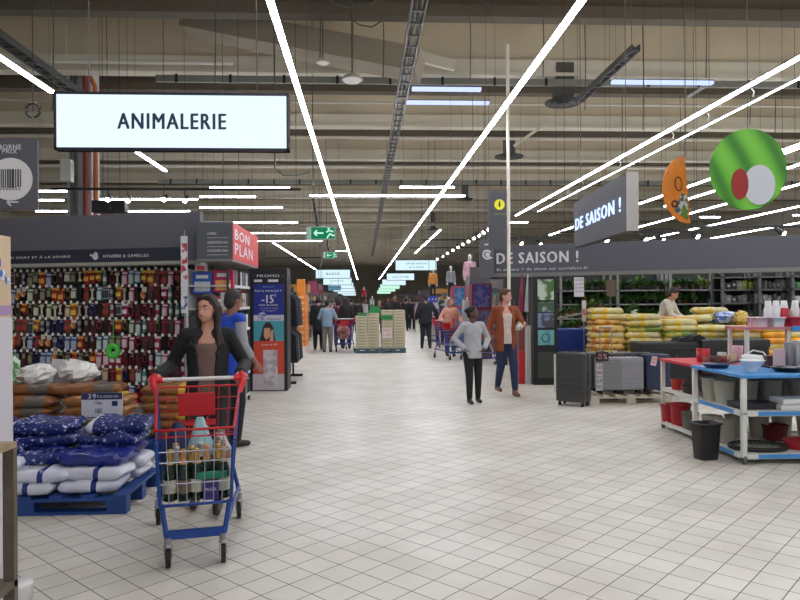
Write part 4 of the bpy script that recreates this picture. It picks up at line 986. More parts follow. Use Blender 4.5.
# dark rack of clothes beside it
c = atz(292, 384)
t = thing('coat_rack', 'black rack of dark garments right of the -15 display', 'clothes rack', (c.x, c.y - .1, 0), 0)
mb = MB(); mb.tube([(-.12, .1, 0), (-.12, .1, 1.9)], .02); mb.tube([(-.12, 1.5, 0), (-.12, 1.5, 1.9)], .02); mb.tube([(-.12, .1, 1.75), (-.12, 1.5, 1.75)], .015); mb.box(-.3, .08, .06, .14, 0, .05); mb.box(-.3, .08, 1.46, 1.54, 0, .05); mb.build('frame', t, BLACK)
GC = 'dark garments on the black rack'
gcol = [(24, 24, 30), (34, 40, 70), (60, 58, 62), (28, 26, 28), (50, 60, 90), (30, 28, 32), (110, 106, 104), (26, 26, 34)]
for q in range(8):
    for lv, (zt0, zl) in enumerate(((1.72, .62), (1.0, .6))):
        mb = MB(); y = .2 + q * .17
        mb.prism([(-.2, zt0 - zl), (.2, zt0 - zl), (.17, zt0 - .1), (.05, zt0), (-.05, zt0), (-.17, zt0 - .1)], -.03, .03)
        o = mb.build('garment', None, M(gcol[(q + lv * 3) % 8], .85, var=.2, vscale=8), loc=(c.x - .1, c.y - .1 + y, 0)); tag(o, 'dark garment on the black rack, %s row, %s from the camera' % (('upper', 'lower')[lv], ordn(q)), 'garment', GC)
# ================================================================== HANGING SIGNS
def lightbox(px0, py0, px1, py1, d, lines, label, name='light_box_sign', group=None, colr=(206, 232, 242), s=1.6, bold=.0, fr_=.02, rows=None):
    a = at(px0, py1, d); b = at(px1, py0, d); c = (a + b) / 2; w_ = (b.x - a.x) / math.cos(0); h_ = b.z - a.z
    t = thing(name, label, 'sign', (c.x, c.y, c.z), 0, group)
    mb = MB(); f = fr_
    mb.box(-w_ / 2, w_ / 2, -.05, .05, h_ / 2 - f, h_ / 2); mb.box(-w_ / 2, w_ / 2, -.05, .05, -h_ / 2, -h_ / 2 + f); mb.box(-w_ / 2, -w_ / 2 + f, -.05, .05, -h_ / 2, h_ / 2); mb.box(w_ / 2 - f, w_ / 2, -.05, .05, -h_ / 2, h_ / 2); mb.box(-w_ / 2, w_ / 2, 0, .05, -h_ / 2, h_ / 2)
    mb.build('frame', t, M((22, 24, 46), .4))
    MB().box(-w_ / 2 + f, w_ / 2 - f, -.04, -.0, -h_ / 2 + f, h_ / 2 - f).build('lit_face', t, glow(colr, s))
    mb = MB()
    for (body, x0, x1, z0, z1) in lines: mb.text(body, x0 * w_, x1 * w_, z0 * h_, z1 * h_, -.041, M((36, 62, 88), .6), .003, bold)
    if lines: mb.build('lettering', t)
    mb = MB()
    for x in (-w_ * .36, w_ * .36): mb.tube([(x, 0, h_ / 2), (x, 0, roofz(c.y) - c.z)], .005, n=4)
    mb.build('suspension_wire', t, WIRE); return t
lightbox(59, 93.5, 288.5, 152, 6.0, [('ANIMALERIE', -.232, .228, -.13, .14)], 'large lit white hanging sign reading ANIMALERIE', bold=.03, s=.78, colr=(220, 240, 248))
GL = 'lit aisle signs receding over the left of the alley'; GR = 'lit aisle signs receding over the right of the alley'
words_l = ['BAZAR', 'JOUETS', 'LIVRES', 'PAPETERIE', 'LITERIE', 'LINGE', 'SPORT', 'AUTO']
for i, (cx_, cy_, w_) in enumerate(((333, 274, 35), (337.5, 281.3, 29), (341, 285.5, 25), (344, 289, 21.5), (346.5, 291.5, 18), (348.5, 293.8, 15))):
    d = 40 * 35 / w_; lightbox(cx_ - w_ / 2, cy_ - w_ * .135, cx_ + w_ / 2, cy_ + w_ * .135, d, [(words_l[i], -.2, .2, -.1, .14)] if i < 2 else [], 'lit hanging sign in the left far row, %s counting away from the camera' % ordn(i), group=GL, s=.75, fr_=.03)
for i, (cx_, cy_, w_) in enumerate(((416, 265.3, 42), (400.5, 276.8, 28), (394, 282.3, 24), (390, 286.5, 20), (387, 289.5, 17), (384, 292, 14))):
    d = 33 * 42 / w_; lightbox(cx_ - w_ / 2, cy_ - w_ * .135, cx_ + w_ / 2, cy_ + w_ * .135, d, [('LINGE MAISON', -.24, .26, .08, .24), ('& CUISINE', -.16, .18, -.25, -.1)] if i == 0 else ([('CULTURE', -.3, .3, -.12, .1)] if i == 1 else []), 'lit hanging sign in the right far row, %s counting away from the camera' % ordn(i), group=GR, s=.75, fr_=.03, colr=(206, 232, 242) if i < 3 else (190, 240, 214))
# price check sign at left edge
t_ = at(36, 138, 5.0); b_ = at(-22, 209, 5.0); w_ = t_.x - b_.x; h_ = t_.z - b_.z
t = thing('price_check_sign', 'dark grey hanging sign reading BORNE PRIX with barcode and arrow', 'sign', (b_.x, b_.y, b_.z), 0)
def sx(px): return (px + 22) / 58 * w_
def sz(py): return (209 - py) / 71 * h_
MB().box(0, w_, 0, .02, 0, h_, b=.003).build('board', t, M((88, 86, 92), .6))
mb = MB(); mb.lathe([(.155, 0), (.155, .004)], M((218, 214, 212), .5), 32, mx=Matrix.Translation((sx(10), -.001, sz(179))) @ Matrix.Rotation(math.pi / 2, 4, 'X')); mb.build('white_disc', t)
mb = MB(); x = sx(-4)
rr = random.Random(4)
while x < sx(21):
    bw = rr.choice((.006, .01, .016)); mb.box(x, x + bw, -.008, -.004, sz(188 - rr.choice((0, 0, 1))), sz(169)); x += bw + rr.choice((.006, .009))
for i in range(8): mb.box(sx(-3 + i * 3), sx(-2 + i * 3), -.008, -.004, sz(190), sz(188.6))
mb.build('barcode', t, M((50, 48, 52), .6))
mb = MB(); mb.text('BORNE', sx(-1), sx(20), sz(149), sz(144), 0, LET, .003, .01); mb.text('PRIX', sx(2), sx(16), sz(153), sz(148.8), 0, LET, .003, .01)
mb.bar((sx(6), -.002, sz(202)), (sx(17), -.002, sz(202)), .004, .01); mb.bar((sx(6), -.002, sz(202)), (sx(10), -.002, sz(198.3)), .004, .011); mb.bar((sx(6), -.002, sz(202)), (sx(10), -.002, sz(205.7)), .004, .011); mb.build('lettering', t, LET)
MB().tube([(w_ * .3, .01, h_), (w_ * .3, .01, roofz(b_.y) - b_.z)], .004, n=4).build('suspension_wire', t, WIRE)
# exit signs
def exit_sign(px0, py0, px1, py1, d, label, fine):
    a = at(px0, py1, d); b = at(px1, py0, d); w_, h_ = b.x - a.x, b.z - a.z; t = thing('exit_sign', label, 'exit sign', (a.x, a.y, a.z), 0)
    MB().box(0, w_, 0, .05, 0, h_, b=.005).build('case', t, M((170, 190, 178), .5))
    MB().box(w_ * .18, w_ * .98, -.003, 0, h_ * .06, h_ * .94).build('green_face', t, glow((22, 104, 70), .9))
    m_ = glow((170, 225, 200), .9); mb = MB(); y = -.006
    mb.bar((w_ * .28, y, h_ * .5), (w_ * .6, y, h_ * .5), .003, h_ * .12, m_); mb.bar((w_ * .28, y, h_ * .5), (w_ * .38, y, h_ * .72), .003, h_ * .11, m_); mb.bar((w_ * .28, y, h_ * .5), (w_ * .38, y, h_ * .28), .003, h_ * .11, m_); mb.build('arrow', t)
    mb = MB(); mb.lathe([(h_ * .09, 0), (h_ * .09, .003)], m_, 10, mx=Matrix.Translation((w_ * .78, y, h_ * .84)) @ Matrix.Rotation(math.pi / 2, 4, 'X'))
    for p, q in (((.8, .74), (.84, .42)), ((.8, .72), (.7, .56)), ((.82, .7), (.94, .6)), ((.83, .44), (.76, .26)), ((.76, .26), (.72, .1)), ((.84, .44), (.92, .3)), ((.92, .3), (.98, .32))): mb.bar((w_ * p[0], y, h_ * p[1]), (w_ * q[0], y, h_ * q[1]), .003, h_ * .11, m_)
    mb.build('running_figure', t)
    mb = MB(); mb.tube([(w_ * .4, .02, h_), (w_ * .25, .02, h_ + .7)], .03); mb.tube([(w_ * .25, .02, h_ + .7), (w_ * .25, .02, roofz(a.y) - a.z)], .008, n=4); mb.build('bracket', t, BLACK)
exit_sign(306, 226.5, 335, 239.5, 17, 'green exit sign with arrow and running figure, larger and nearer', 1)
exit_sign(323, 252, 337, 258.5, 27, 'small far green exit sign below the larger exit sign', 0)

# box sign DE SAISON ! with lit letters
p0 = at(627, 300, 7.5); p1 = at(574, 300, 9.95)
z1_, z0_ = at(627, 172, 7.5).z, at(627, 231, 7.5).z
dv = Vector((p0.x - p1.x, p0.y - p1.y)); Ls = dv.length; rz = math.atan2(dv.y, dv.x)
t = thing('box_sign', 'dark hanging box sign with glowing letters DE SAISON !', 'sign', (p1.x, p1.y, z0_), rz)
H_ = z1_ - z0_
MB().box(0, Ls, 0, .13, 0, H_, b=.006).build('box', t, M((66, 66, 74), .6))
MB().box(Ls, Ls + .012, .0, .13, 0, H_).build('pale_end_cap', t, M((190, 190, 186), .5))
mb = MB(); mb.text('DE SAISON !', Ls * .06, Ls * .92, H_ * .37, H_ * .62, -.001, glow((180, 200, 255), 1.2), .01, .03); mb.build('lit_lettering', t)
mb = MB(); 
for x in (.2, Ls - .2): mb.tube([(x, .06, H_), (x, .06, roofz(8.5) - z0_)], .005, n=4)
mb.build('suspension_wire', t, WIRE)

# vertical sign with yellow dot + thin pole
d_ = 12.4; a = at(489, 249, d_); b = at(508, 190, d_); w_, h_ = b.x - a.x, b.z - a.z
t = thing('vertical_sign', 'tall narrow dark grey hanging sign with a yellow round symbol', 'sign', (a.x, a.y, a.z), 0)
def vz(py): return (249 - py) / 59 * h_
MB().box(0, w_, 0, .05, 0, h_, b=.004).build('board', t, M((84, 84, 90), .6))
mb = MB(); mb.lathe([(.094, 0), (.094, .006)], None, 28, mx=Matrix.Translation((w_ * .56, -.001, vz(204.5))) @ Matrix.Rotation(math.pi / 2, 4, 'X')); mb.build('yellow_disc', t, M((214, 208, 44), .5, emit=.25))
mb = MB(); mb.prism([(w_ * .56 - .02, vz(205)), (w_ * .56, vz(208)), (w_ * .56 + .02, vz(205)), (w_ * .56 + .008, vz(200.5)), (w_ * .56 - .008, vz(200.5))], -.011, -.008); mb.build('leaf_symbol', t, M((40, 44, 40), .6))
MB().text('JARDIN', w_ * .25, w_ * .92, vz(215.5), vz(213), 0, M((150, 148, 70), .5), .003).build('lettering', t)
c = atz(510, 382); mb = MB(); c = at(509, 300, 12.2); mb.tube([(0, 0, 0), (0, 0, 6.1)], .03, n=10); mb.lathe([(.1, 0), (.1, .02), (.03, .03)], None, 16)
tag(mb.build('thin_pole', None, M((226, 220, 206), .5), loc=(c.x, c.y, 0)), 'thin pale pole rising behind the rust-coat woman past the yellow-dot sign', 'pole')

# fascia DE SAISON !
fa = at(483, 300, 14.5); fb = at(830, 300, 12.05); fd = Vector((fb.x - fa.x, fb.y - fa.y)); fl = fd.length; fr = math.atan2(fd.y, fd.x)
zb_, zt_ = 2.14, 2.71
t = thing('season_header', 'long dark grey fascia with large pale lettering DE SAISON !', 'fascia', (fa.x, fa.y, 0), fr)
MB().box(0, fl + .6, 0, .12, zb_, zt_, b=.004).build('board', t, M((84, 84, 94), .6))
MB().box(0, fl + .6, -.015, .3, zb_ - .07, zb_ - .001).build('pelmet', t, M((120, 120, 118), .6))
mb = MB(); x0, z0 = locx(497, 264, t, fr); x1, z1 = locx(578, 250.5, t, fr); mb.text('DE SAISON !', x0, x1, z0, z1, 0, LET, .006, .03)
x0, z0 = locx(497, 271, t, fr); x1, z1 = locx(588, 266.2, t, fr); mb.text('Et encore + de choix sur carrefour.fr', x0, x1, z0, z1, 0, LET, .004, .01); mb.build('lettering', t)
x0, z0 = locx(487, 255, t, fr)
d_ = 14.2; a = at(480, 277, d_); b = at(494, 240, d_)
t = thing('side_sign', 'small grey sign with a pale round C-shaped symbol beside the fascia', 'sign', (a.x, a.y, a.z), 0)
w_, h_ = b.x - a.x, b.z - a.z
MB().box(0, w_, 0, .04, 0, h_).build('board', t, M((92, 92, 98), .6))
mb = MB(); cz = h_ * .6; cxx = w_ * .5
mb.tube([(cxx + .085 * math.cos(a_), -.008, cz + .085 * math.sin(a_)) for a_ in [.6 + k * .33 for k in range(16)]], .022, n=6); mb.ell((cxx + .01, -.008, cz), (.05, .006, .05)); mb.prism([(cxx + .03, cz - .02), (cxx + .12, cz - .06), (cxx + .06, cz - .09)], -.012, -.006)
mb.build('symbol', t, LET); MB().box(cxx - .05, cxx + .05, -.004, 0, h_ * .86, h_ * .9).build('small_text', t, LET); MB().tube([(cxx, .02, h_), (cxx, .02, roofz(a.y) - a.z)], .004, n=4).build('suspension_wire', t, WIRE)

# round hanging boards
def grad_disc():
    mt = bpy.data.materials.new('leaf_print'); mt.use_nodes = True; nt = mt.node_tree; b = nt.nodes['Principled BSDF']
    tc = nt.nodes.new('ShaderNodeTexCoord'); mp = nt.nodes.new('ShaderNodeMapping'); wv = nt.nodes.new('ShaderNodeTexWave'); rp = nt.nodes.new('ShaderNodeValToRGB')
    mp.inputs['Rotation'].default_value = (0, .5, 0); wv.inputs['Scale'].default_value = 1.1; wv.inputs['Distortion'].default_value = 1.6; wv.inputs['Detail'].default_value = 1
    nt.links.new(tc.outputs['Object'], mp.inputs[0]); nt.links.new(mp.outputs[0], wv.inputs[0]); nt.links.new(wv.outputs['Fac'], rp.inputs[0]); nt.links.new(rp.outputs[0], b.inputs['Base Color'])
    rp.color_ramp.elements[0].color = lin((58, 128, 30)); rp.color_ramp.elements[1].color = lin((120, 196, 60)); e = rp.color_ramp.elements.new(.5); e.color = lin((96, 178, 44))
    b.inputs['Roughness'].default_value = .4; return mt
c = at(748, 169.5, 6.6)
t = thing('round_board', 'green round hanging board with a leafy print', 'hanging board', c, math.radians(-8))
r_ = 40.5 * 6.6 / F
S_ = Matrix.Scale(.92, 4, (1, 0, 0))
mb = MB(); mb.lathe([(r_, -.006), (r_, .006)], None, 56, mx=S_ @ Matrix.Rotation(math.pi / 2, 4, 'X')); mb.build('disc', t, grad_disc())
mb = MB()
# a plain printed stand-in: one pale and one red oval patch
mb.lathe([(r_ * .34, 0), (r_ * .34, .004)], M((206, 208, 216), .5), 32, mx=Matrix.Translation((.10, -.008, -.15)) @ Matrix.Scale(1.45, 4, (0, 0, 1)) @ Matrix.Scale(1.1, 4, (1, 0, 0)) @ Matrix.Rotation(math.pi / 2, 4, 'X')); mb.build('pale_print', t)
mb = MB(); mb.lathe([(r_ * .2, 0), (r_ * .2, .004)], M((160, 40, 38), .5), 28, mx=Matrix.Translation((-.08, -.013, -.14)) @ Matrix.Scale(1.9, 4, (0, 0, 1)) @ Matrix.Rotation(math.pi / 2, 4, 'X')); mb.build('red_print', t)
MB().tube([(0, 0, r_), (0, 0, roofz(c.y) - c.z)], .004, n=4).build('suspension_wire', t, WIRE)
d_ = 7.0; c = at(687, 190, d_); r_ = 33.5 * d_ / F
t = thing('folded_round_board', 'orange folded round hanging board shaped like a half moon', 'hanging board', c, 0)
poly = [(0, -r_)] + [(-r_ * .78 * math.cos(a_), r_ * math.sin(a_)) for a_ in [-math.pi / 2 + math.pi * k / 24 for k in range(1, 24)]] + [(0.0, r_)]
OR = M((212, 120, 30), .5, var=.18, vscale=5)
mx = Matrix.Rotation(math.radians(-5), 4, 'Y') @ Matrix.Rotation(math.radians(4), 4, 'Z')
MB().prism(poly[::-1], -.006, .006, mx=mx).build('near_half', t, OR)
mx2 = Matrix.Rotation(math.radians(-5), 4, 'Y') @ Matrix.Rotation(math.radians(-116), 4, 'Z')
MB().prism(poly[::-1], -.006, .006, mx=mx2).build('far_half', t, OR)
mb = MB(); mb.prism([(-.16, -.2), (-.02, -.31), (-.01, -.06), (-.06, -.02), (-.1, -.1)], -.0085, -.0065, M((80, 86, 96), .5, col2=(190, 190, 186), vscale=22)); mb.prism([(-.1, -.25), (-.03, -.3), (-.02, -.2), (-.06, -.14)], -.011, -.009, M((96, 120, 40), .5))
mb.tube([(-.09 + .035 * math.cos(a_), -.01, .07 + .07 * math.sin(a_)) for a_ in [k * math.pi / 6 for k in range(12)]], .006, M((110, 50, 20), .5), n=5, closed=True)
mb.tube([(-.15 + .03 * math.cos(a_), -.01, -.13 + .03 * math.sin(a_)) for a_ in [k * math.pi / 6 for k in range(12)]], .009, M((60, 40, 36), .5), n=5, closed=True)
mb.v = [tuple(mx @ Vector(v)) for v in mb.v]; mb.build('print', t)
MB().tube([(-.01, 0, r_ * .99), (-.01, 0, roofz(c.y) - c.z)], .004, n=4).build('suspension_wire', t, WIRE)
# ================================================================== RIGHT SIDE
WFR = M((214, 214, 208), .5); TB_ = M((66, 140, 206), .45); TR_ = M((206, 48, 62), .45)
def trolley_table(name, label, x0, x1, y0, y1, topm, edge, ztop=.86, levels=(.09, .5), back=True):
    t = thing(name, label, 'display table', (x0, y0, 0), 0)
    w_, d_ = x1 - x0, y1 - y0
    for (x, y) in ((0, 0), (w_ - .045, 0), (0, d_ - .045), (w_ - .045, d_ - .045)):
        MB().box(x, x + .045, y, y + .045, .085, ztop - .03, b=.003).build('leg', t, WFR)
        cst = MB().box(x + .012, x + .034, y - .01, y + .05, .05, .085).build('caster', t, M((130, 130, 128), .4, .4))
        MB().tube([(x + .01, y + .02, .035), (x + .036, y + .02, .035)], .035, n=16).build('wheel', cst, M((90, 90, 88), .6))
    MB().box(-.01, w_ + .01, -.01, d_ + .01, ztop - .03, ztop, b=.003).build('tabletop', t, topm)
    for z in levels:
        MB().box(.0, w_, .0, d_, z - .02, z, b=.002).build('shelf', t, WFR)
        mb = MB(); mb.box(.045, w_ - .045, -.006, 0, z - .035, z + .015); mb.box(-.006, 0, .045, d_ - .045, z - .035, z + .015); sx_ = mb.build('shelf_edge', t, WFR)
        if edge is not WFR: mb = MB(); mb.box(w_ * .1, w_ * .8, -.009, -.006, z - .03, z + .01); mb.box(-.009, -.006, d_ * .15, d_ * .85, z - .03, z + .01); mb.build('edge_strip', sx_, edge)
    return t
bx0, by0 = 3.61, 6.42
trolley_table('display_table', 'white-framed display table with blue top and blue shelf edges', bx0, bx0 + 1.5, by0, by0 + 1.02, TB_, TB_)
trolley_table('display_table', 'white-framed display table with red top behind the black bin', bx0 + .05, bx0 + 1.5, by0 + 1.08, by0 + 1.95, TR_, WFR)
EDG = M((200, 214, 226), .5)
# black bin
p = atz(711, 461)
t = thing('waste_bin', 'black open waste bin standing on the floor before the tables', 'bin', (p.x, p.y + .1, 0), .2)
mb = MB()
def sqring(w_, d_, z, r=.03):
    out = []
    for (sx_, sy_, a0) in ((1, 1, 0), (-1, 1, 90), (-1, -1, 180), (1, -1, 270)):
        for k in range(4):
            a_ = math.radians(a0 + k * 30); out.append((sx_ * (w_ / 2 - r) + r * math.cos(a_), sy_ * (d_ / 2 - r) + r * math.sin(a_), z))
    return out
rings = [(.19, .15, 0), (.195, .155, .01), (.235, .19, .345), (.25, .205, .348), (.25, .205, .362), (.232, .187, .362), (.19, .15, .03)]
vs = []; 
for r_ in rings: vs += sqring(*r_)
n = 16; fs = [tuple(range(n - 1, -1, -1))] + [(i * n + k, i * n + (k + 1) % n, (i + 1) * n + (k + 1) % n, (i + 1) * n + k) for i in range(len(rings) - 1) for k in range(n)] + [tuple(range(len(vs) - n, len(vs)))]
mb.add(vs, fs, None, True); mb.build('bucket', t, M((26, 26, 27), .45))
mb = MB(); ring = sqring(.255, .21, .356); mb.tube(ring, .007, n=6, closed=True); mb.build('rim', t, M((32, 32, 33), .4))
# pots
def pot(name, r, h, m, taper=.8, rim=True):
    mb = MB(); mb.lathe([(r * taper, 0), (r, h), (r * 1.04, h), (r * 1.04, h * .93), (r * 1.02, h), (r * .95, h), (r * taper * .92, .02), (.001, .02)], None, 20)
    return mb.build(name, None, m)
PT = M((176, 172, 158), .7, var=.06); PTD = M((110, 106, 102), .7); PTR = M((176, 34, 44), .5)
GP = 'beige plant pots on the tables'
pp = pot('plant_pot', .105, .24, PT)
k = 0
for (lev, zz_, nm) in ((0, .501, 'middle shelf'), (1, .091, 'bottom shelf')):
    for (i, (x, y)) in enumerate(((.14, .86), (.14, .6), (.4, .86), (.4, .62), (.66, .86), (.66, .62), (.92, .86), (.95, .6), (1.2, .86))):
        if lev == 1 and i in (3, 5, 7): continue
        lab = 'beige plant pot on the %s of the blue table, %s from the front-left corner' % (nm, ordn(i)); place([pp], 0, (bx0 + x, by0 + y, zz_), 0, lab, GP, 'plant pot')
for i, (x, y, z, m_, r, h, lab, nm) in enumerate(((.13, 1.35, .5, M((70, 60, 62), .5), .09, .09, 'dark low bowl on the middle shelf of the red table', 'bowl'), (.16, 1.72, .5, M((196, 60, 50), .5), .08, .12, 'small red pot on the middle shelf of the red table', 'plant_pot'),
        (.12, 1.85, .09, PTR, .11, .22, 'red pot on the bottom shelf, farthest back', 'plant_pot'), (.14, 1.6, .09, PTR, .12, .26, 'tall red pot on the bottom shelf of the red table', 'plant_pot'), (.13, 1.34, .09, PTD, .095, .2, 'grey pot on the bottom shelf between red and white pots', 'plant_pot'),
        (.14, 1.16, .09, WFR, .07, .13, 'small white pot on the bottom shelf behind the black bin', 'plant_pot'), (.4, 1.5, .5, PTD, .1, .2, 'grey pot at the back of the red table middle shelf', 'plant_pot'))):
    o = pot(nm, r, h, m_); o.location = (bx0 + x, by0 + y, z + .001); tag(o, lab, 'bowl' if nm == 'bowl' else 'plant pot')
# trays, white boxes, ring grill, red tray on the blue table shelves
c = (bx0 + .75, by0 + .2, .501)
for i in range(2): tag(MB().box(-.32, .28, -.12, .12, 0, .055, b=.012).build('white_tray', None, M((226, 226, 224), .4), loc=(c[0] + i * .02, c[1], .501 + i * .057)), 'white flat tray on the middle shelf of the blue table, %s' % ('lower', 'upper')[i], 'tray')
for i in range(3): tag(MB().box(-.2, .2, -.14, .14, 0, .018, b=.004).build('dark_tray', None, M((52, 50, 52), .5), loc=(bx0 + .28, by0 + .3, .501 + i * .02)), 'dark flat tray stacked at the near corner of the blue table, %s from below' % ordn(i), 'tray')
t = thing('round_grill', 'black-rimmed oval grill pan on the bottom shelf behind the corner leg', 'grill', (bx0 + .32, by0 + .3, .115), 0)
mb = MB(); mb.tube([(.27 * math.cos(a_), .2 * math.sin(a_), 0) for a_ in [k * math.pi / 14 for k in range(28)]], .022, n=8, closed=True); mb.build('rim', t, BLACK)
mb = MB()
for i in range(-5, 6): h_ = .2 * math.sqrt(max(0, 1 - (i / 5.6) ** 2)); mb.tube([(i * .045, -h_, .005), (i * .045, h_, .005)], .004, n=4)
mb.build('grate', t, M((150, 148, 144), .4, .4))
mb = MB(); mb.lathe([(.17, 0), (.2, .07), (.21, .07), (.19, .0)], None, 24); tag(mb.build('red_basin', None, PTR, loc=(bx0 + .82, by0 + .3, .092)), 'round red basin on the bottom shelf of the blue table', 'basin')
o = pot('red_bucket', .13, .16, M((120, 30, 40), .5)); o.location = (bx0 + .75, by0 + .7, .092); tag(o, 'dark red bucket at the back of the bottom shelf of the blue table', 'bucket')
# things on the table tops
zt = .861
mb = MB(); mb.lathe([(.05, 0), (.055, .015), (.115, .11), (.125, .115), (.112, .11), (.05, .02), (.001, .02)], None, 28)
q = atz(745, 352, zt + .0); q = Vector((bx0 + .27, by0 + .3, 0))
tag(mb.build('salad_bowl', None, M((236, 236, 234), .25), loc=(q.x, q.y, zt)), 'large white bowl standing on the blue table near its corner', 'bowl')
def pan(label, x, y, r, m, rz):
    t = thing('frying_pan', label, 'pan', (x, y, zt), rz); mb = MB(); mb.lathe([(r * .75, 0), (r, .045), (r * 1.03, .045), (r * .95, .043), (r * .72, .008), (.001, .008)], None, 24); mb.build('bowl', t, m)
    mb = MB(); mb.tube([(r, 0, .035), (r + .09, 0, .05), (r + .19, 0, .06)], [.012, .013, .015], n=8); mb.build('handle', t, M((60, 40, 44), .4)); return t
pan('dark frying pan on the blue table right of the white bowl', bx0 + .62, by0 + .28, .15, M((34, 32, 38), .3), 2.6)
pan('dark blue pan on the blue table left of the white bowl', bx0 + .12, by0 + .72, .14, M((40, 52, 84), .35), .3)
pan('black pan on the right of the blue table', bx0 + .95, by0 + .35, .16, M((30, 28, 36), .3), 1.2)
def mug(label, x, y, r, h, m, z=zt, name='mug'):
    t = thing(name, label, 'mug', (x, y, z), R.uniform(0, 1)); mb = MB(); mb.lathe([(r * .9, 0), (r, h), (r * .93, h), (r * .85, .01), (.001, .01)], None, 18); mb.build('cup', t, m)
    mb = MB(); mb.tube([(-r, 0, h * .8), (-r - .03, 0, h * .7), (-r - .03, 0, h * .35), (-r, 0, h * .22)], .008, n=6); mb.build('handle', t, m); return t
for i, (px, dy, r, h, col, lab) in enumerate(((703, .55, .075, .15, (190, 30, 40), 'red jug on the red table'), (711, .4, .09, .07, (150, 90, 84), 'rosy brown bowl beside the red jug'), (722, .62, .05, .1, (196, 198, 196), 'small white mug between brown pots'),
        (716, .3, .07, .08, (84, 44, 44), 'dark brown dish in front of the red jug'), (732, .25, .05, .1, (168, 150, 120), 'beige beaker left of the white bowl'), (726, .45, .05, .07, (160, 70, 70), 'dull red cup behind the beige beaker'), (737, .9, .07, .16, (214, 180, 190), 'pink patterned mug behind the white bowl'))):
    y = by0 + 1.0 + dy * .8; p = atY(px, 360, y); mug(lab, p.x, y, r, h, M(col, .4))
y = by0 + .85; p = atY(757, 350, y)
t = thing('white_jug', 'white jug lying on its side behind the white bowl', 'jug', (p.x, y, zt + .07), -.25); mb = MB(); mb.tube([(-.16, 0, 0), (-.12, 0, 0), (.1, 0, -.02), (.16, 0, -.03)], [.04, .065, .06, .03], n=16); mb.build('body', t, M((226, 224, 222), .3)); mb = MB(); mb.tube([(-.1, 0, .06), (-.04, 0, .1), (.06, 0, .08), (.09, 0, .04)], .009, n=6); mb.build('handle', t, M((226, 224, 222), .3))
for i, (px, w_, h_, col, lab) in enumerate(((779, .09, .2, (206, 178, 178), 'pale pink carton standing on the blue table'), (789, .05, .26, (120, 118, 122), 'grey cylinder canister on the blue table'), (797, .06, .27, (150, 150, 156), 'silver canister on the blue table at the picture edge'), (770, .12, .12, (84, 60, 62), 'brown box on the blue table behind the pans'))):
    y = by0 + .62 + .05 * i; p = atY(px, 350, y)
    if i in (1, 2): o = MB().lathe([(w_, 0), (w_, h_), (w_ * .8, h_ + .01), (.001, h_ + .01)], None, 18).build('canister', None, M(col, .35, .5), loc=(p.x, y, zt)); tag(o, lab, 'canister')
    else: tag(MB().box(-w_ / 2, w_ / 2, -.04, .04, 0, h_, b=.006).build('carton', None, M(col, .5), loc=(p.x, y, zt)), lab, 'carton')
# raised shelf with white bottles and pink baskets
ys = by0 + 1.15; xa = atY(746, 340, ys).x; zs = 1.27
t = thing('raised_shelf', 'raised white-post shelf above the blue table carrying white containers', 'shelf', (xa, ys, 0), 0)
for x in (0, .48, 1.3): MB().box(x, x + .04, 0, .04, zt, zs - .03, b=.003).build('post', t, WFR)
for x in (0, 1.3): MB().box(x, x + .04, .36, .4, zt, zs - .03, b=.003).build('post', t, WFR)
MB().box(-.02, 1.4, -.02, .42, zs - .03, zs, b=.003).build('shelf', t, M((190, 120, 126), .5)); MB().box(.52, 1.4, -.032, -.02, zs - .05, zs + .01).build('shelf_edge', t, TB_)
def caddy(x, label, m, i):
    mb = MB(); mb.lathe([(.055, 0), (.065, .1), (.055, .11), (.048, .1), (.045, .01), (.001, .01)], None, 16)
    t = thing('laundry_basket', label, 'basket', (x, ys + .1, zs), 0); w_ = .15
    rings = [(w_ * .85, .2, 0), (w_ * .85, .2, .005), (w_, .23, .1), (w_ * 1.08, .25, .1), (w_ * 1.08, .25, .11), (w_ * .94, .21, .11), (w_ * .8, .18, .01)]
    vs = []
    for r_ in rings: vs += sqring(*r_, r=.025)
    n = 16; fs = [tuple(range(n - 1, -1, -1))] + [(i_ * n + k, i_ * n + (k + 1) % n, (i_ + 1) * n + (k + 1) % n, (i_ + 1) * n + k) for i_ in range(len(rings) - 1) for k in range(n)] + [tuple(range(len(vs) - n, len(vs)))]
    MB().add(vs, fs, None, True).build('tub', t, m); mb = MB(); mb.tube([(-w_ * .5, 0, .1), (-w_ * .56, 0, .02), (-w_ * .5, 0, .0)], .006, n=5); mb.build('handle', t, m)
PKW = M((222, 196, 202), .35); WTR = M((228, 226, 230), .3); RDP = M((196, 44, 66), .4)
for i, (px, m_, lab) in enumerate(((757, PKW, 'pale pink basket at the left end of the raised shelf'), (774, WTR, 'white basket on the raised shelf, under the bottles'), (791, RDP, 'red basket on the raised shelf, under the bottles'))):
    p = atY(px, 320, ys + .1); caddy(p.x, lab, m_, i)
for i, (px, pz, m_, lab) in enumerate(((768, .112, WTR, 'white tapered beaker on the raised shelf, leftmost of the upper row'), (776, .112, WTR, 'white tapered beaker on the raised shelf, second in the upper row'), (784, .112, RDP, 'red-bodied white beaker, third in the upper row'), (795, .112, WTR, 'white tapered beaker at the picture edge, upper row'))):
    p = atY(px, 310, ys + .1); t = thing('beaker', lab, 'beaker', (p.x, ys + .1, zs + pz), 0)
    mb = MB(); mb.lathe([(.045, 0), (.047, .09), (.04, .1), (.001, .1)], None, 16); mb.build('body', t, m_); mb = MB(); mb.lathe([(.042, .1), (.03, .185), (.001, .185)], None, 16); mb.build('cap', t, WTR)

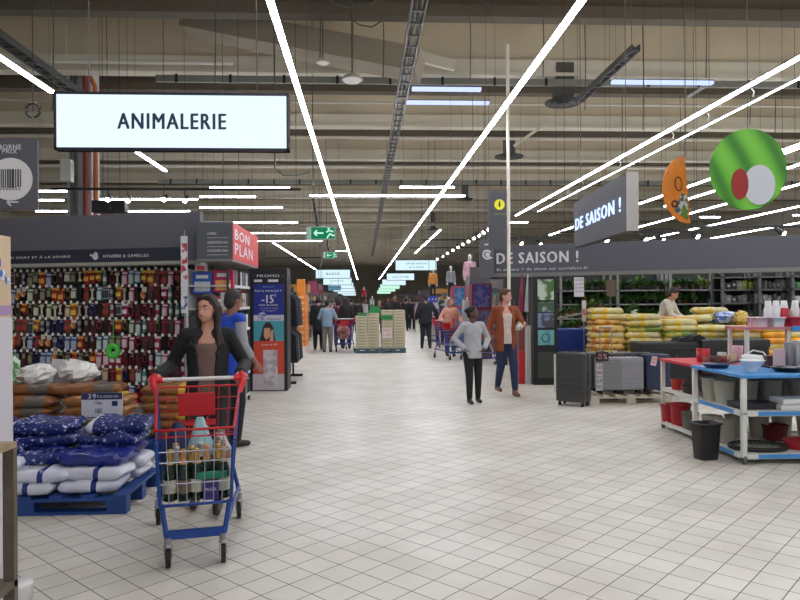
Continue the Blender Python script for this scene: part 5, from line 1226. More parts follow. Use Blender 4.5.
# ------------------------------------------------------------------ luggage
def suitcase(label, loc, rz, w_, h_, d_, m, handle=0.0, group=None):
    t = thing('suitcase', label, 'suitcase', loc, rz, group)
    mb = MB(); mb.box(-w_ / 2, w_ / 2, -d_ / 2, -.01, .06, h_, m, b=.035); mb.box(-w_ / 2, w_ / 2, .01, d_ / 2, .06, h_, m, b=.035)
    n = 7
    for i in range(n):
        z = .12 + (h_ - .2) * i / (n - 1); mb.box(-w_ / 2 + .03, w_ / 2 - .03, -d_ / 2 - .005, -d_ / 2 + .01, z - .022, z + .022, m, b=.005)
    mb.build('shell', t)
    MB().box(-w_ / 2 + .01, w_ / 2 - .01, -.012, .012, .07, h_ - .01, b=.006).build('zip_seam', t, BLACK)
    mb = MB(); mb.tube([(-.07, 0, h_), (-.07, 0, h_ + .025), (.07, 0, h_ + .025), (.07, 0, h_)], .009, n=6); mb.tube([(w_ / 2, 0, h_ * .42), (w_ / 2 + .02, 0, h_ * .45), (w_ / 2 + .02, 0, h_ * .6), (w_ / 2, 0, h_ * .63)], .008, n=6); mb.build('carry_handle', t, BLACK)
    for x in (-w_ / 2 + .05, w_ / 2 - .05):
        for y in (-d_ / 2 + .05, d_ / 2 - .05):
            mb = MB(); mb.tube([(x, y, .08), (x, y, .05)], .018, n=8); mb.tube([(x - .016, y, .026), (x + .016, y, .026)], .026, n=14); mb.build('wheel', t, RUB)
    if handle:
        mb = MB()
        for x in (-.09, .09): mb.tube([(x, d_ / 2 - .03, h_), (x, d_ / 2 - .03, h_ + handle)], .009, n=8)
        mb.tube([(-.1, d_ / 2 - .03, h_ + handle), (.1, d_ / 2 - .03, h_ + handle)], .016, n=8); mb.build('trolley_handle', t, STEEL)
    return t
p = atz(576, 406.5); suitcase('large charcoal ribbed suitcase standing alone on the tiled floor', (p.x, p.y + .12, 0), -.72, .46, .80, .27, M((58, 58, 58), .45))
pz = atz(628, 405); WPL = M((186, 178, 160), .7, var=.1, vscale=6)
pallet('pale wooden pallet under the row of grey and navy suitcases', (pz.x + .05, pz.y + .4, 0), 0, 1.25, .8, WPL)
# solid front board of that pallet
for i, (px, col, w_, h_, lab, hd) in enumerate(((608, (128, 128, 132), .36, .56, 'grey ribbed suitcase on the pallet, left one behind the tags, handle raised', .45), (629, (142, 142, 148), .38, .56, 'grey ribbed suitcase on the pallet, middle one', 0), (655.5, (40, 50, 78), .38, .60, 'navy suitcase on the pallet with white and red tag', 0))):
    y = pz.y + .22; p = atY(px, 380, y); suitcase(lab, (p.x, y, .146), 0, w_, h_, .24, M(col, .4), hd)
for i, (px, col, w_) in enumerate(((600, (50, 48, 52), .34), (622, (70, 66, 70), .36), (642, (40, 40, 46), .34))):
    y = pz.y + .58; p = atY(px, 380, y); suitcase('dark suitcase in the back row on the pale pallet, %s' % ('behind the raised handle', 'behind the middle grey one', 'behind the navy gap')[i], (p.x, y, .146), 0, w_, .6, .24, M(col, .45))
def card(px, py, d, w_, h_, label, m, txt=None, rz=0, m2=None, name='price_card', tilt=0):
    c = atY(px, py, d); t = thing(name, label, 'card', c, rz); mx = Matrix.Rotation(tilt, 4, 'Y')
    MB().box(-w_ / 2, w_ / 2, -.003, .003, -h_ / 2, h_ / 2, mx=mx).build('sheet', t, m)
    mb = MB()
    if txt:
        for (b_, x0, x1, z0, z1) in txt: mb.text(b_, x0 * w_, x1 * w_, z0 * h_, z1 * h_, -.0035, m2 or NAVY, .0015, .01)
        mb.v = [tuple(mx @ Vector(v)) for v in mb.v]; mb.build('print', t)
    return t
card(599.5, 370, pz.y + .088, .1, .2, 'pale upper price card hanging in front of the left grey suitcase', M((190, 180, 180), .5), [('-25', -.4, .4, .1, .35), ('PROMO', -.4, .4, -.3, -.12)])
card(599.5, 384, pz.y + .088, .1, .2, 'pale lower price card hanging in front of the left grey suitcase', M((184, 182, 186), .5), [('39', -.4, .4, .1, .35), ('PRIX', -.4, .4, -.3, -.12)])
card(602, 356.5, pz.y + .085, .2, .14, 'black framed price card above the left grey suitcase', M((30, 28, 34), .5), [('-25', -.4, -.02, -.3, .3), ('%', .08, .4, -.3, .3)], m2=M((206, 150, 156), .5))
card(654, 361, pz.y + .088, .085, .14, 'white and red tag on the navy suitcase', M((222, 196, 202), .5), [('PRIX', -.4, .4, .1, .35), ('45', -.3, .3, -.35, 0)], m2=M((206, 60, 80), .5), tilt=.2)

# big black trunks behind the red table
for i, (pa, pb, pt, y, lab) in enumerate(((641, 700, 343, pz.y + .95, 'large black soft trunk behind the red table, left one'), (702, 770, 340, pz.y + .9, 'large black soft trunk behind the red table, right one'))):
    a = atY(pa, pt, y); b = atY(pb, pt, y); t = thing('trunk_case', lab, 'luggage', (a.x, y, 0), 0); w_ = b.x - a.x
    MB().box(0, w_, 0, .5, .0, a.z - .02, b=.05).build('body', t, M((30, 30, 32), .6, bump=.3, bscale=20)); MB().box(-.01, w_ + .01, -.012, .51, a.z - .14, a.z, b=.03).build('lid', t, M((36, 36, 38), .6, bump=.3, bscale=20))
    MB().tube([(w_ * .4, -.02, a.z - .2), (w_ * .42, -.04, a.z - .24), (w_ * .58, -.04, a.z - .24), (w_ * .6, -.02, a.z - .2)], .012, n=6).build('handle', t, BLACK)
a = atY(690, 342, pz.y + 1.1); mb = MB(); mb.prism([(-.26, 0), (.28, 0), (.2, .08), (.12, .13), (.03, .1), (-.02, .04), (-.1, .09), (-.2, .07)], -.14, .14)
tag(mb.build('black_bag', None, M((24, 24, 26), .7), loc=(a.x, pz.y + 1.15, a.z + .0)), 'crumpled black bag lying on top of the black trunks', 'bag')

# ------------------------------------------------------------------ soil bags (yellow / orange)
YB = M((212, 174, 44), .35, col2=(198, 190, 140), vscale=7, bump=.4, bscale=18); YG = M((196, 176, 70), .35, col2=(110, 138, 50), vscale=6, bump=.4, bscale=18); OB = M((186, 112, 44), .35, col2=(206, 170, 90), vscale=8, bump=.4, bscale=18); YO = M((220, 148, 26), .35, var=.2, vscale=8, bump=.4, bscale=18)
sy = [sack('y', .62, .42, .115, 31, YB).build('soil_bag', None), sack('y', .62, .42, .115, 32, YG).build('soil_bag', None), sack('y', .62, .42, .115, 33, OB).build('soil_bag', None), sack('y', .62, .42, .115, 34, YO).build('soil_bag', None)]
GS = 'yellow and orange soil bags in the garden stacks'
def stack(px, y, n, kinds, nm, dx=0, ztop=None, rz0=0):
    p = atY(px, 350, y)
    h = .105
    z0 = .146
    pl = None
    for q in range(n):
        place(sy, kinds[q % len(kinds)], (p.x + R.uniform(-.025, .025) + dx, y + R.uniform(-.03, .03), z0 + q * h), rz0 + R.uniform(-.08, .08), '%s soil bag, %s from below in the %s' % (('yellow', 'yellow-green', 'orange', 'golden')[kinds[q % len(kinds)]], ordn(q), nm), GS, 'bag of soil')
pallet('pallet under the left soil bag stacks behind the suitcases', (atY(611, 350, 12.4).x + .2, 12.4, 0), 0, 1.5, .8, WPL)
stack(606, 12.3, 9, (2, 0, 2), 'tallest stack by the raised suitcase handle'); stack(605, 12.75, 12, (0, 2, 0, 0), 'rear stack by the raised suitcase handle')
stack(641, 12.2, 11, (0, 0, 1), 'stack behind the middle suitcases')
pallet('pallet under the middle soil bag stacks behind the black trunks', (atY(683, 350, 12.4).x, 12.4, 0), 0, 1.6, .8, WPL)
stack(676, 12.3, 10, (0, 1, 0), 'stack below the bending person', 0); stack(709, 12.2, 9, (1, 0, 0), 'stack behind the black bag')
pallet('pallet under the right soil bag stacks behind the display tables', (atY(760, 350, 12.1).x, 12.1, 0), 0, 1.7, .8, WPL)
stack(742, 12.0, 9, (1, 0, 3), 'stack behind the raised shelf post'); stack(775, 11.9, 9, (3, 3, 0), 'stack under the pink baskets'); stack(800, 11.8, 9, (3, 0), 'stack at the picture edge')
for i, (px, py, y, kd, lab) in enumerate(((672, 318, 12.7, 2, 'orange soil bag lying beneath the bending person'), (692, 317, 12.9, 0, 'open yellow bag right of the bending person'), (710, 315, 13.2, 0, 'yellow bag standing higher behind the stacks, left of the white bag'))):
    p = atY(px, py, y); place(sy, kd, (p.x, y, p.z - .1), .1, lab, GS, 'bag of soil')
    if i == 2: place(sy, 0, (p.x, y + .05, p.z + .02), -.1, 'yellow bag on top of the higher bag left of the white bag', GS, 'bag of soil')
# support pile for the raised rear bags
p = atY(700, 320, 13.1); t = pallet('pallet of the rear garden stock beyond the soil bags', (p.x, 13.1, 0), 0, 1.6, .8, WPL)
for q in range(9):
    for i, px in enumerate((688, 716)):
        pp_ = atY(px, 330, 13.1); place(sy, (q + i) % 2, (pp_.x, 13.1 + .02 * i, .146 + q * .105), 0, 'yellow soil bag hidden mostly behind, rear %s stack, %s from below' % (('left', 'right')[i], ordn(q)), GS, 'bag of soil')
p = atY(726, 318, 12.9); crumple('white_bag', 'white and blue crumpled bag on the rear soil bags', 'bag', (p.x, 12.9, 1.12), (.24, .2, .12), M((190, 200, 220), .3, col2=(90, 120, 190), vscale=9), 33)
p = atY(741, 320, 12.7); crumple('yellow_bag', 'round yellow tied bag beside the white and blue bag', 'bag', (p.x, 12.7, 1.1), (.14, .13, .14), M((206, 178, 80), .35), 41)
p = atY(634, 318, 12.2); t = thing('potted_plant', 'small potted plant with white pot standing on the soil bags', 'plant', (p.x, 12.2, 1.31), 0)
mb = MB(); mb.lathe([(.04, 0), (.055, .09), (.05, .09), (.001, .08)], None, 14); mb.build('pot', t, M((220, 220, 216), .4))
def leaves(n, r, h, seed, lw=.03, droop=.3):
    rr = random.Random(seed); mb = MB()
    for i in range(n):
        a = rr.uniform(0, 6.28); b = rr.uniform(.2, 1.2); L = rr.uniform(.5, 1) * h; base = Vector((rr.uniform(-.3, .3) * r, rr.uniform(-.3, .3) * r, rr.uniform(0, .5) * h)); d = Vector((math.cos(a) * math.sin(b), math.sin(a) * math.sin(b), math.cos(b))); s = Vector((-math.sin(a), math.cos(a), 0)) * lw * rr.uniform(.7, 1.3)
        m1 = base + d * L * .5 + s; m2 = base + d * L * .5 - s; tip = base + d * L - Vector((0, 0, droop * L * rr.random()))
        mb.add([base, m1, tip, m2], [(0, 1, 2, 3)], None)
    return mb
GRN = [M((48, 92, 36), .6, var=.3, vscale=12), M((74, 112, 48), .6, var=.3, vscale=12), M((34, 66, 34), .6, var=.3, vscale=12), M((110, 130, 60), .6, var=.3, vscale=12)]
leaves(30, .05, .24, 2).build('foliage', t, GRN[0])

# ------------------------------------------------------------------ garden racks at the back of the seasonal area
def rack(label, x0, x1, y, d_, ztop, levels, m=None, back=None):
    t = thing('shelf_rack', label, 'shelf rack', (x0, y, 0), 0, 'garden shelf racks'); w_ = x1 - x0; m = m or M((120, 122, 120), .5, .3)
    for x in (0, w_ - .05): MB().box(x, x + .05, 0, .05, 0, ztop).build('post', t, m); MB().box(x, x + .05, d_ - .05, d_, 0, ztop).build('post', t, m)
    for z in levels: MB().box(0, w_, 0, d_, z - .03, z).build('shelf', t, m)
    if back: MB().box(0, w_, d_, d_ + .02, 0, ztop).build('back_panel', t, back)
    return t
DK = M((40, 44, 40), .7)
plants = []
for s in range(6):
    o = thing('potted_plant', '', 'plant', (0, 0, -50), 0); mb = MB(); mb.lathe([(.05, 0), (.07, .11), (.062, .11), (.001, .1)], None, 10); mb.build('pot', o, M([(60, 50, 46), (120, 70, 50), (40, 40, 44)][s % 3], .6)); leaves(42, .09, .27, 50 + s, .035 + .01 * (s % 2)).build('foliage', o, GRN[s % 4]); plants.append([o, 0])
GPL = 'potted plants on the garden racks'
def put_plant(s, loc, label, sc=1.0):
    o, u = plants[s]
    if not u: plants[s][1] = 1; o.location = loc; o.rotation_euler = (0, 0, R.uniform(0, 6)); o['label'] = label; o['group'] = GPL; o.scale = (sc,) * 3
    else: dup(o, loc, R.uniform(0, 6), label, GPL, scale=sc)
k = 0
for ri, (pa, pb, y) in enumerate(((617, 668, 15.4), (670, 722, 15.2), (560, 612, 15.8))):
    a = atY(pa, 300, y); b = atY(pb, 300, y); lv = (.3, .75, 1.15, 1.48, 1.8)
    rack('tall garden rack of plants, %s' % ('behind the bending person', 'right of the bending person', 'behind the white hanging notice')[ri], a.x, b.x, y, .5, 2.2, lv, M((150, 152, 150), .4, .4), DK)
    n = 7
    for li, z in enumerate(lv[1:]):
        for q in range(n):
            for rw in (0,):
                put_plant(R.randrange(6), (a.x + .1 + (b.x - a.x - .2) * q / (n - 1), y + .16 + R.uniform(-.04, .06), z + .001), 'potted plant, %s shelf up, %s along, rack %s' % (ordn(li + 1), ordn(q), ('behind the bending person', 'right of the bending person', 'behind the white notice')[ri]), R.uniform(.8, 1.05))
# plant tiers (sloping benches) left of soil stacks
for bi, (z, y) in enumerate(((1.28, 14.1), (.98, 13.7))):
    a = atY(556, 300, y); b = atY(606, 300, y); t = thing('plant_bench', 'sloping plant bench, %s, beside the photo tower' % ('upper', 'lower')[bi], 'bench', (a.x, y, 0), 0); w_ = b.x - a.x
    MB().bar((0, .2, z - .1), (w_, .2, z + .12), .4, .03).build('board', t, M((150, 140, 126), .6))
    for x in (.05, w_ - .05): MB().box(x - .02, x + .02, .15, .19, 0, z - .11 + (.2 if x > 1 else 0)).build('leg', t, DK)
    for q in range(7): put_plant(R.choice((0, 1, 3)), (a.x + .08 + (w_ - .16) * q / 6, y + .2, z - .08 + .21 * q / 6), 'low green plant on the %s sloping bench, %s from the photo tower' % (('upper', 'lower')[bi], ordn(q)), .75)
c = atY(575, 350, 13.2); tag(MB().box(-.42, .3, 0, .4, 0, 1.02, b=.03).build('blue_tub', None, M((26, 56, 140), .45), loc=(c.x + .05, 13.2, 0)), 'blue container standing behind the large charcoal suitcase', 'container')
t = card(579, 287, 13.0, .19, .37, 'white hanging notice with lines of text over the plant bench', M((204, 200, 208), .5), [('PLANTES', -.4, .4, .32, .42), ('3,99', -.4, .4, .1, .2), ('5,99', -.4, .4, -.1, 0), ('7,99', -.4, .4, -.3, -.2)], m2=M((90, 80, 90), .5), name='notice')
MB().tube([(0, .005, .18), (0, .005, roofz(13) - t.location.z)], .004, n=4).build('suspension_wire', t, WIRE)
card(584, 311, 12.9, .08, .4, 'narrow white and red vertical strip under the hanging notice', M((200, 190, 190), .5), [('PRIX', -.4, .4, -.2, .1)], m2=M((190, 50, 60), .5), name='strip_card').location.y += .0
t = [o for o in COL.objects if o.name.startswith('strip_card')][-1]; MB().box(-.01, .01, .003, .02, -t.location.z, .2).build('post', t, STEEL)
t = card(611, 288, 15.0, .2, .36, 'brown card sign hanging left of the plant rack', M((120, 100, 88), .6), None, name='card_sign'); MB().tube([(0, .005, .17), (0, .005, roofz(15) - t.location.z)], .004, n=4).build('suspension_wire', t, WIRE)
# photo tower
y = 12.7; a = atY(535, 390, y); b = atY(557, 390, y)
t = thing('photo_tower', 'black display tower with four stacked garden photos', 'display tower', (a.x, y, 0), 0); w_ = b.x - a.x
MB().box(-.02, w_ + .02, 0, .4, 0, 2.02, b=.01).build('cabinet', t, M((22, 24, 24), .5))
for (p0, p1, c1, c2) in ((279.5, 300, (70, 110, 50), (190, 200, 190)), (302, 312, (60, 90, 70), (170, 170, 170)), (313, 327.5, (120, 130, 170), (70, 70, 76)), (330, 345, (110, 170, 176), (90, 150, 156))):
    z1, z0 = atY(546, p0, y).z, atY(546, p1, y).z; MB().box(.06, w_ - .05, -.006, 0, z0, z1).build('photo', t, M(c1, .4, col2=c2, vscale=5))
for (p0, p1) in ((352, 378),):
    z1, z0 = atY(546, p0, y).z, atY(546, p1, y).z; MB().box(.06, w_ - .05, -.006, 0, z0, z1).build('grey_panel', t, M((60, 64, 60), .5))
mb = MB(); z = atY(546, 337.5, y).z; mb.tube([(w_ * .5 + .075 * math.cos(a_), -.012, z + .075 * math.sin(a_)) for a_ in [k * math.pi / 10 for k in range(20)]], .012, n=6, closed=True); mb.build('ring_picture', t, M((60, 110, 120), .5))
# white/red standing board
y = 12.9; a = atY(519, 376, y); b = atY(533, 376, y)
t = thing('standing_board', 'white standing board with red foot right of the rust-coat woman', 'board', (a.x, y, 0), 0); w_ = b.x - a.x
MB().box(0, w_ * .45, 0, .25, 0, .62, b=.01).build('red_block', t, M((180, 34, 38), .5)); MB().box(w_ * .45, w_, 0, .25, 0, 1.1, b=.01).build('white_block', t, M((200, 196, 192), .5)); MB().box(0, w_ * .45, .02, .25, .62, 1.05, b=.01).build('upper_block', t, M((120, 60, 50), .5))
a = atY(556, 384, 11.6); tag(MB().box(-.04, .04, 0, .06, 0, .66, b=.005).build('white_post', None, M((200, 198, 190), .6), loc=(a.x + .02, 11.6, 0)), 'short white post left of the large charcoal suitcase', 'post')
for i in range(2):
    a = atY(521 + i * 6, 290, 13.4); mb = MB(); mb.tube([(0, 0, 1.35), (0, 0, 1.5), (.02, 0, 2.1)], [.06, .05, .012], n=8); tag(mb.build('folded_parasol', None, M(((140, 40, 70), (190, 190, 196))[i], .6), loc=(a.x, 13.4, 0)), ('dark pink', 'pale')[i] + ' folded parasol top behind the rust-coat woman', 'parasol')
    MB().tube([(0, 0, 0), (0, 0, 1.36)], .015, n=6).build('pole', bpy.data.objects[[o.name for o in COL.objects if o.name.startswith('folded_parasol')][-1]], STEEL)
a = atY(526, 310, 13.6); rack('low plant stand behind the white standing board', a.x - .15, a.x + .35, 13.6, .4, 1.6, (.4, .8, 1.2), DK, DK)
for q in range(3): put_plant(q, (a.x - .05 + q * .16, 13.72, 1.201), 'green plant on the low stand behind the rust-coat woman, %s' % ordn(q), .9)
# dark goods racks at right
yy = 13.9
a = atY(722, 300, yy); b = atY(812, 300, yy); lv = (.35, .8, 1.18, 1.5, 1.78, 2.04)
for ri, (pa, pb) in enumerate(((722, 757), (759, 790), (792, 822))):
    a = atY(pa, 300, yy - .25 * ri); b = atY(pb, 300, yy - .25 * ri); y = yy - .25 * ri
    nm = ('left, behind the yellow bags', 'middle, above the white beakers', 'at the picture edge')[ri]
    rack('dark garden goods rack, ' + nm, a.x, b.x, y, .45, 2.12, lv, M((96, 98, 98), .5, .3), M((30, 34, 32), .7))
    n = 6
    for li, z in enumerate(lv[2:-1]):
        for q in range(n):
            x = a.x + .08 + (b.x - a.x - .16) * q / (n - 1); kd = R.randrange(4); hh = R.uniform(.12, .2)
            col = R.choice(((60, 64, 62), (90, 94, 92), (130, 132, 128), (44, 48, 46), (30, 34, 40), (70, 66, 60))); 
            if ri == 0 and li == 2 and q > 3: col = (130, 150, 40)
            if ri == 2: col = R.choice(((180, 190, 184), (50, 110, 60), (60, 70, 64)))
            lab = 'garden item on the dark rack (%s), %s shelf shown, %s along' % (nm.split(',')[0], ordn(li), ordn(q))
            mb = MB()
            if kd < 2: mb.lathe([(.045, 0), (.055, hh), (.05, hh), (.001, hh - .01)], None, 12)
            else: mb.box(-.055, .055, 0, .1, 0, hh, b=.006); mb.lathe([(.028, 0), (.028, .004)], M((170, 180, 180), .4), 12, mx=Matrix.Translation((0, -.002, hh / 2)) @ Matrix.Rotation(math.pi / 2, 4, 'X')) if False else None
            o = mb.build('lantern' if kd > 1 else 'garden_pot', None, M(col, .5, var=.25, vscale=14), loc=(x, y + .1, z + .001)); tag(o, lab, 'lantern' if kd > 1 else 'pot', 'garden goods on the dark racks')
            if kd > 1: MB().lathe([(.03, 0), (.03, .004)], None, 12, mx=Matrix.Translation((0, -.002, hh / 2)) @ Matrix.Rotation(math.pi / 2, 4, 'X')).build('round_face', o, M((150, 158, 156), .4))
# hanging foliage strip under the fascia
k = 0
for px in range(612, 740, 9):
    y = 14.9 - (px - 612) * .006; p = atY(px, 280, y); t = thing('hanging_plant', 'trailing green plant on the rack top under the fascia, %s from the brown card' % ordn(k), 'plant', (p.x, y - .1, 2.2), R.uniform(0, 6), 'trailing plants under the dark fascia')
    MB().lathe([(.05, 0), (.07, .08), (.001, .08)], None, 10).build('pot', t, M((50, 46, 44), .6)); leaves(34, .12, .3, 200 + k, .035, .9).build('foliage', t, GRN[k % 3]); k += 1
# dark wall closing the seasonal area
fa2 = Vector((2.9, 17.2, 0))
mb = MB(); mb.box(3.4, 14, 16.6, 16.75, 0, 2.5); struct('partition_wall', mb, M((48, 50, 46), .8))
# ================================================================== FAR HALL
# carton pallets in the alley
y = 20.8
CT = M((186, 176, 150), .7, var=.1, vscale=5); PLT = M((60, 92, 104), .6)
cb = [None]
lid = []
for si, (pa, pb) in enumerate(((355.5, 379.5), (381.5, 405.5))):
    a = at(pa, 350, y); b = at(pb, 350, y); w_ = b.x - a.x
    pallet('blue-grey pallet under the %s of cream cartons in the alley' % ('left stack', 'right stack')[si], ((a.x + b.x) / 2, y + .4, 0), 0, w_ + .03, .8, PLT)
    n = 11 if si == 0 else 13
    for q in range(13 if si else 12):
        for c_ in range(2):
            if si == 0 and q == 11 and c_ == 0: continue
            if cb[0] is None:
                mb = MB(); cw = w_ / 2 - .012; mb.box(-cw / 2, cw / 2, -.38, .38, 0, .085, CT, b=.006); mb.box(-cw / 2 + .08, cw / 2 - .08, -.383, -.379, .03, .06, M((150, 146, 116), .6))
                cb[0] = mb.build('carton', None); o = cb[0]
            else: o = dup(cb[0])
            o.location = (a.x + w_ * (.25 + .5 * c_), y + .4, .146 + .0885 * q); o.rotation_euler = (0, 0, R.uniform(-.02, .02))
            tag(o, 'cream carton, %s from below, %s column of the %s alley stack' % (ordn(q), ('left', 'right')[c_], ('left', 'right')[si]), 'carton', 'cream cartons stacked in the alley')
GS_ = M((30, 130, 66), .5)
c = at(375, 310, 20.7); o = MB().box(-.16, .16, -.01, .01, 0, .2).build('green_card', None, GS_, loc=(c.x, y + .2, 1.30 - .09)); tag(o, 'green card standing on the left carton stack', 'card')
c = at(362, 316, 20.7); o = MB().box(-.14, .14, -.01, .01, 0, .1).build('green_card', None, M((60, 120, 70), .5), loc=(c.x, y + .2, 1.12 + .001)); tag(o, 'flat dull green card on the left end of the left carton stack', 'card')
c = at(387, 317.5, 20.7); card(387, 317.5, y + .012, .34, .14, 'green strip card on the front of the right carton stack', GS_, [('10+2', -.4, .4, -.3, .3)], m2=M((16, 60, 30), .5))
card(387, 333, y + .012, .3, .3, 'white and pink price card on the front of the right carton stack', M((216, 200, 200), .5), [('1,50', -.35, .35, -.35, -.05), ('PRIX', -.35, .35, .15, .4)], m2=M((200, 90, 90), .5))

# shelving blocks along both sides of the alley
WS = M((150, 148, 146), .6)
pal_far = [(150, 40, 44), (60, 80, 130), (190, 180, 160), (60, 58, 62), (180, 120, 60), (210, 206, 204), (90, 60, 110), (50, 110, 110), (170, 60, 90), (120, 110, 96), (36, 38, 44), (200, 170, 80)]
stockcache = {}
def stock(col, hh):
    k = (col, hh)
    if k not in stockcache: stockcache[k] = MB().box(-.1, .1, -.07, .07, 0, hh, b=.012).build('stock_pack', None, M(col, .5, var=.3, vscale=9)); return stockcache[k], True
    return stockcache[k], False
nstock = 0
def block(side, xe, y0, depth, width, top, name, goods=True, header=None, lum=0, idx=0):
    """one double gondola standing across, its end facing the alley at x=xe; width runs away from the alley"""
    global nstock
    x0, x1 = (xe - width, xe) if side < 0 else (xe, xe + width)
    t = thing('shelving_block', name, 'shop shelving', (x0, y0, 0), 0, 'shelving blocks along the %s of the alley' % ('left side' if side < 0 else 'right side'))
    MB().box(.02, width - .02, depth / 2 - .03, depth / 2 + .03, 0, top).build('back_panel', t, M((110, 108, 106), .6))
    MB().box(0, width, 0, depth, 0, .14).build('base', t, M((130, 128, 126), .6))
    nl = 5
    for i in range(1, nl): z = .14 + i * (top - .14) / nl; MB().box(0, width, 0, depth, z - .025, z).build('shelf', t, WS)
    ex_ = (width - .05, width) if side < 0 else (0, .05)
    for y_ in (0, depth - .04): MB().box(ex_[0], ex_[1], y_, y_ + .04, 0, top).build('upright', t, M((80, 80, 84), .6))
    if header: 
        MB().box(0, width, -.01, .03, top, top + .32).build('header', t, M(header, .6))
        MB().box(ex_[0] if side < 0 else -.01, ex_[1] + .01 if side < 0 else ex_[1], 0, depth, top, top + .32).build('end_header', t, M(header, .6))
    near = y0 < 36
    bulk = MB()
    for i in range(nl):
        z = .14 + i * (top - .14) / nl + .001; hmax = (top - .14) / nl - .05
        # end face
        ne = 4 if near else 2
        for q in range(ne):
            col = pal_far[(idx * 5 + i * 3 + q // 2 + R.choice((0, 0, 1))) % 12]; hh = round(min(hmax, R.choice((.16, .2, .25))), 2); xx = (xe - .12) if side < 0 else (xe + .12); yy_ = y0 + .1 + (depth - .2) * q / max(1, ne - 1)
            if near:
                o, new = stock(col, hh); o = o if new else dup(o); o.location = (xx, yy_, z); nstock += 1
                tag(o, 'pack facing alley, %s shelf, %s along, %s' % (ordn(i), ordn(q), name), 'pack', 'packs on the far shelving blocks')
            else: bulk.box(xx - .1 - x0, xx + .1 - x0, yy_ - y0 - .07, yy_ - y0 + .15, z, z + hh, M(col, .5, var=.3, vscale=9))
        # camera face
        nf = int(width / .28)
        for q in range(nf):
            col = pal_far[(idx * 7 + i * 5 + q // 2 + R.choice((0, 0, 1))) % 12]; hh = round(min(hmax, R.choice((.16, .2, .25))), 2); xx = x0 + .25 + (width - .5) * q / max(1, nf - 1)
            bulk.box(xx - .1 - x0, xx + .1 - x0, .02, .2, z, z + hh, M(col, .5, var=.3, vscale=9))
    tag(bulk.build('shelf_stock', t), kind='stuff')
    return t
hd = [(90, 88, 96), (130, 40, 60), (60, 62, 80), (170, 120, 60), (100, 96, 96)]
ys_l = [14.6, 17.8, 21.2, 26.6, 30.2, 34, 38, 43, 48, 54, 60, 67, 75, 84, 94]
for i, y0 in enumerate(ys_l):
    block(-1, -2.15 - (.0 if i % 2 else .15), y0, 1.1, 2.6 if i < 6 else 3.5, (1.9, 2.05, 2.0)[i % 3], '%s shelving block beyond the -15 display' % ordn(i), header=hd[i % 5] if i % 3 == 0 else None, idx=i)
ys_r = [17.6, 21.0, 24.6, 28.4, 32.4, 36.6, 41, 46, 52, 58, 65, 73, 82, 92]
for i, y0 in enumerate(ys_r):
    block(1, (3.95 if i < 2 else 4.2) + (.1 if i % 2 else 0), y0, 1.1, 3.2, (1.95, 1.75, 2.0)[i % 3], '%s shelving block beyond the seasonal fascia' % ordn(i), header=None if i % 2 else hd[(i + 2) % 5], idx=i + 3)
# far left outer shelving that fills behind the pet wall
for i, y0 in enumerate((13.4, 19, 25)):
    block(-1, -5.4, y0, 1.0, 4.5, 2.3, '%s tall side-aisle block behind the pet aisle' % ordn(i), header=(92, 90, 98), idx=i + 6)
# cross display of merchandise at the far end of the alley
# orange display column stacks
a = atz(302, 346); OG = M((222, 132, 54), .5, var=.2, vscale=7)
op = None
for q in range(9):
    for c_ in range(3):
        if op is None:
            mb = MB(); mb.box(-.16, .16, -.2, .2, 0, .2, OG, b=.015); mb.box(-.12, .12, -.204, -.2, .05, .1, M((238, 196, 150), .5)); op = mb.build('orange_box', None); o = op
        else: o = dup(op)
        o.location = (a.x - .02, a.y + c_ * .44, .005 + .205 * q); tag(o, 'orange box, %s from the floor, %s column of the orange alley stack' % (ordn(q), ordn(c_)), 'box', 'orange boxes stacked left of the alley')
a = at(297, 300, 23.6); tag(MB().box(-.14, .14, -.1, .1, 0, .5, b=.02).build('orange_banner_box', None, M((230, 136, 40), .5), loc=(op.location.x - .02, op.location.y + .2, 1.852)), 'bright orange box on top of the orange alley stack', 'box')
# coloured end displays at right
def end_display(px0, px1, ptop, pbot, label, cols_, parts_=3):
    a = atz((px0 + px1) / 2, pbot); y_ = a.y; x0, x1 = atY(px0, 300, y_).x, atY(px1, 300, y_).x; zt__ = atY(px0, ptop, y_).z
    t = thing('end_display', label, 'display', (x0, y_, 0), 0); w_ = x1 - x0
    MB().box(0, w_, 0, .5, 0, zt__, b=.01).build('cabinet', t, M(cols_[0], .5)); 
    for i, c_ in enumerate(cols_[1:]):
        h0 = zt__ * (1 - (i + 1) / len(cols_[1:])) + .03; h1 = zt__ * (1 - i / len(cols_[1:])) - .05
        MB().box(.05, w_ - .05, -.012, 0, h0, h1).build('front_panel', t, M(tuple(int(v * .8) for v in c_), .5, col2=tuple(int(v * .5 + 60) for v in c_), vscale=7))
    return t
end_display(453, 466, 286, 348, 'red-topped end display with blue panels behind the peach-top woman', [(150, 44, 64), (36, 100, 170), (44, 110, 180), (70, 140, 180)])
end_display(472, 492, 283, 359, 'dark red end display with blue pictures beside the grey-hoodie girl', [(110, 24, 40), (70, 60, 150), (90, 80, 130), (120, 50, 70)])
end_display(288, 296, 292, 360, 'tall dark end unit left of the orange stack', [(30, 30, 34), (50, 60, 90), (70, 60, 60), (40, 44, 60)])
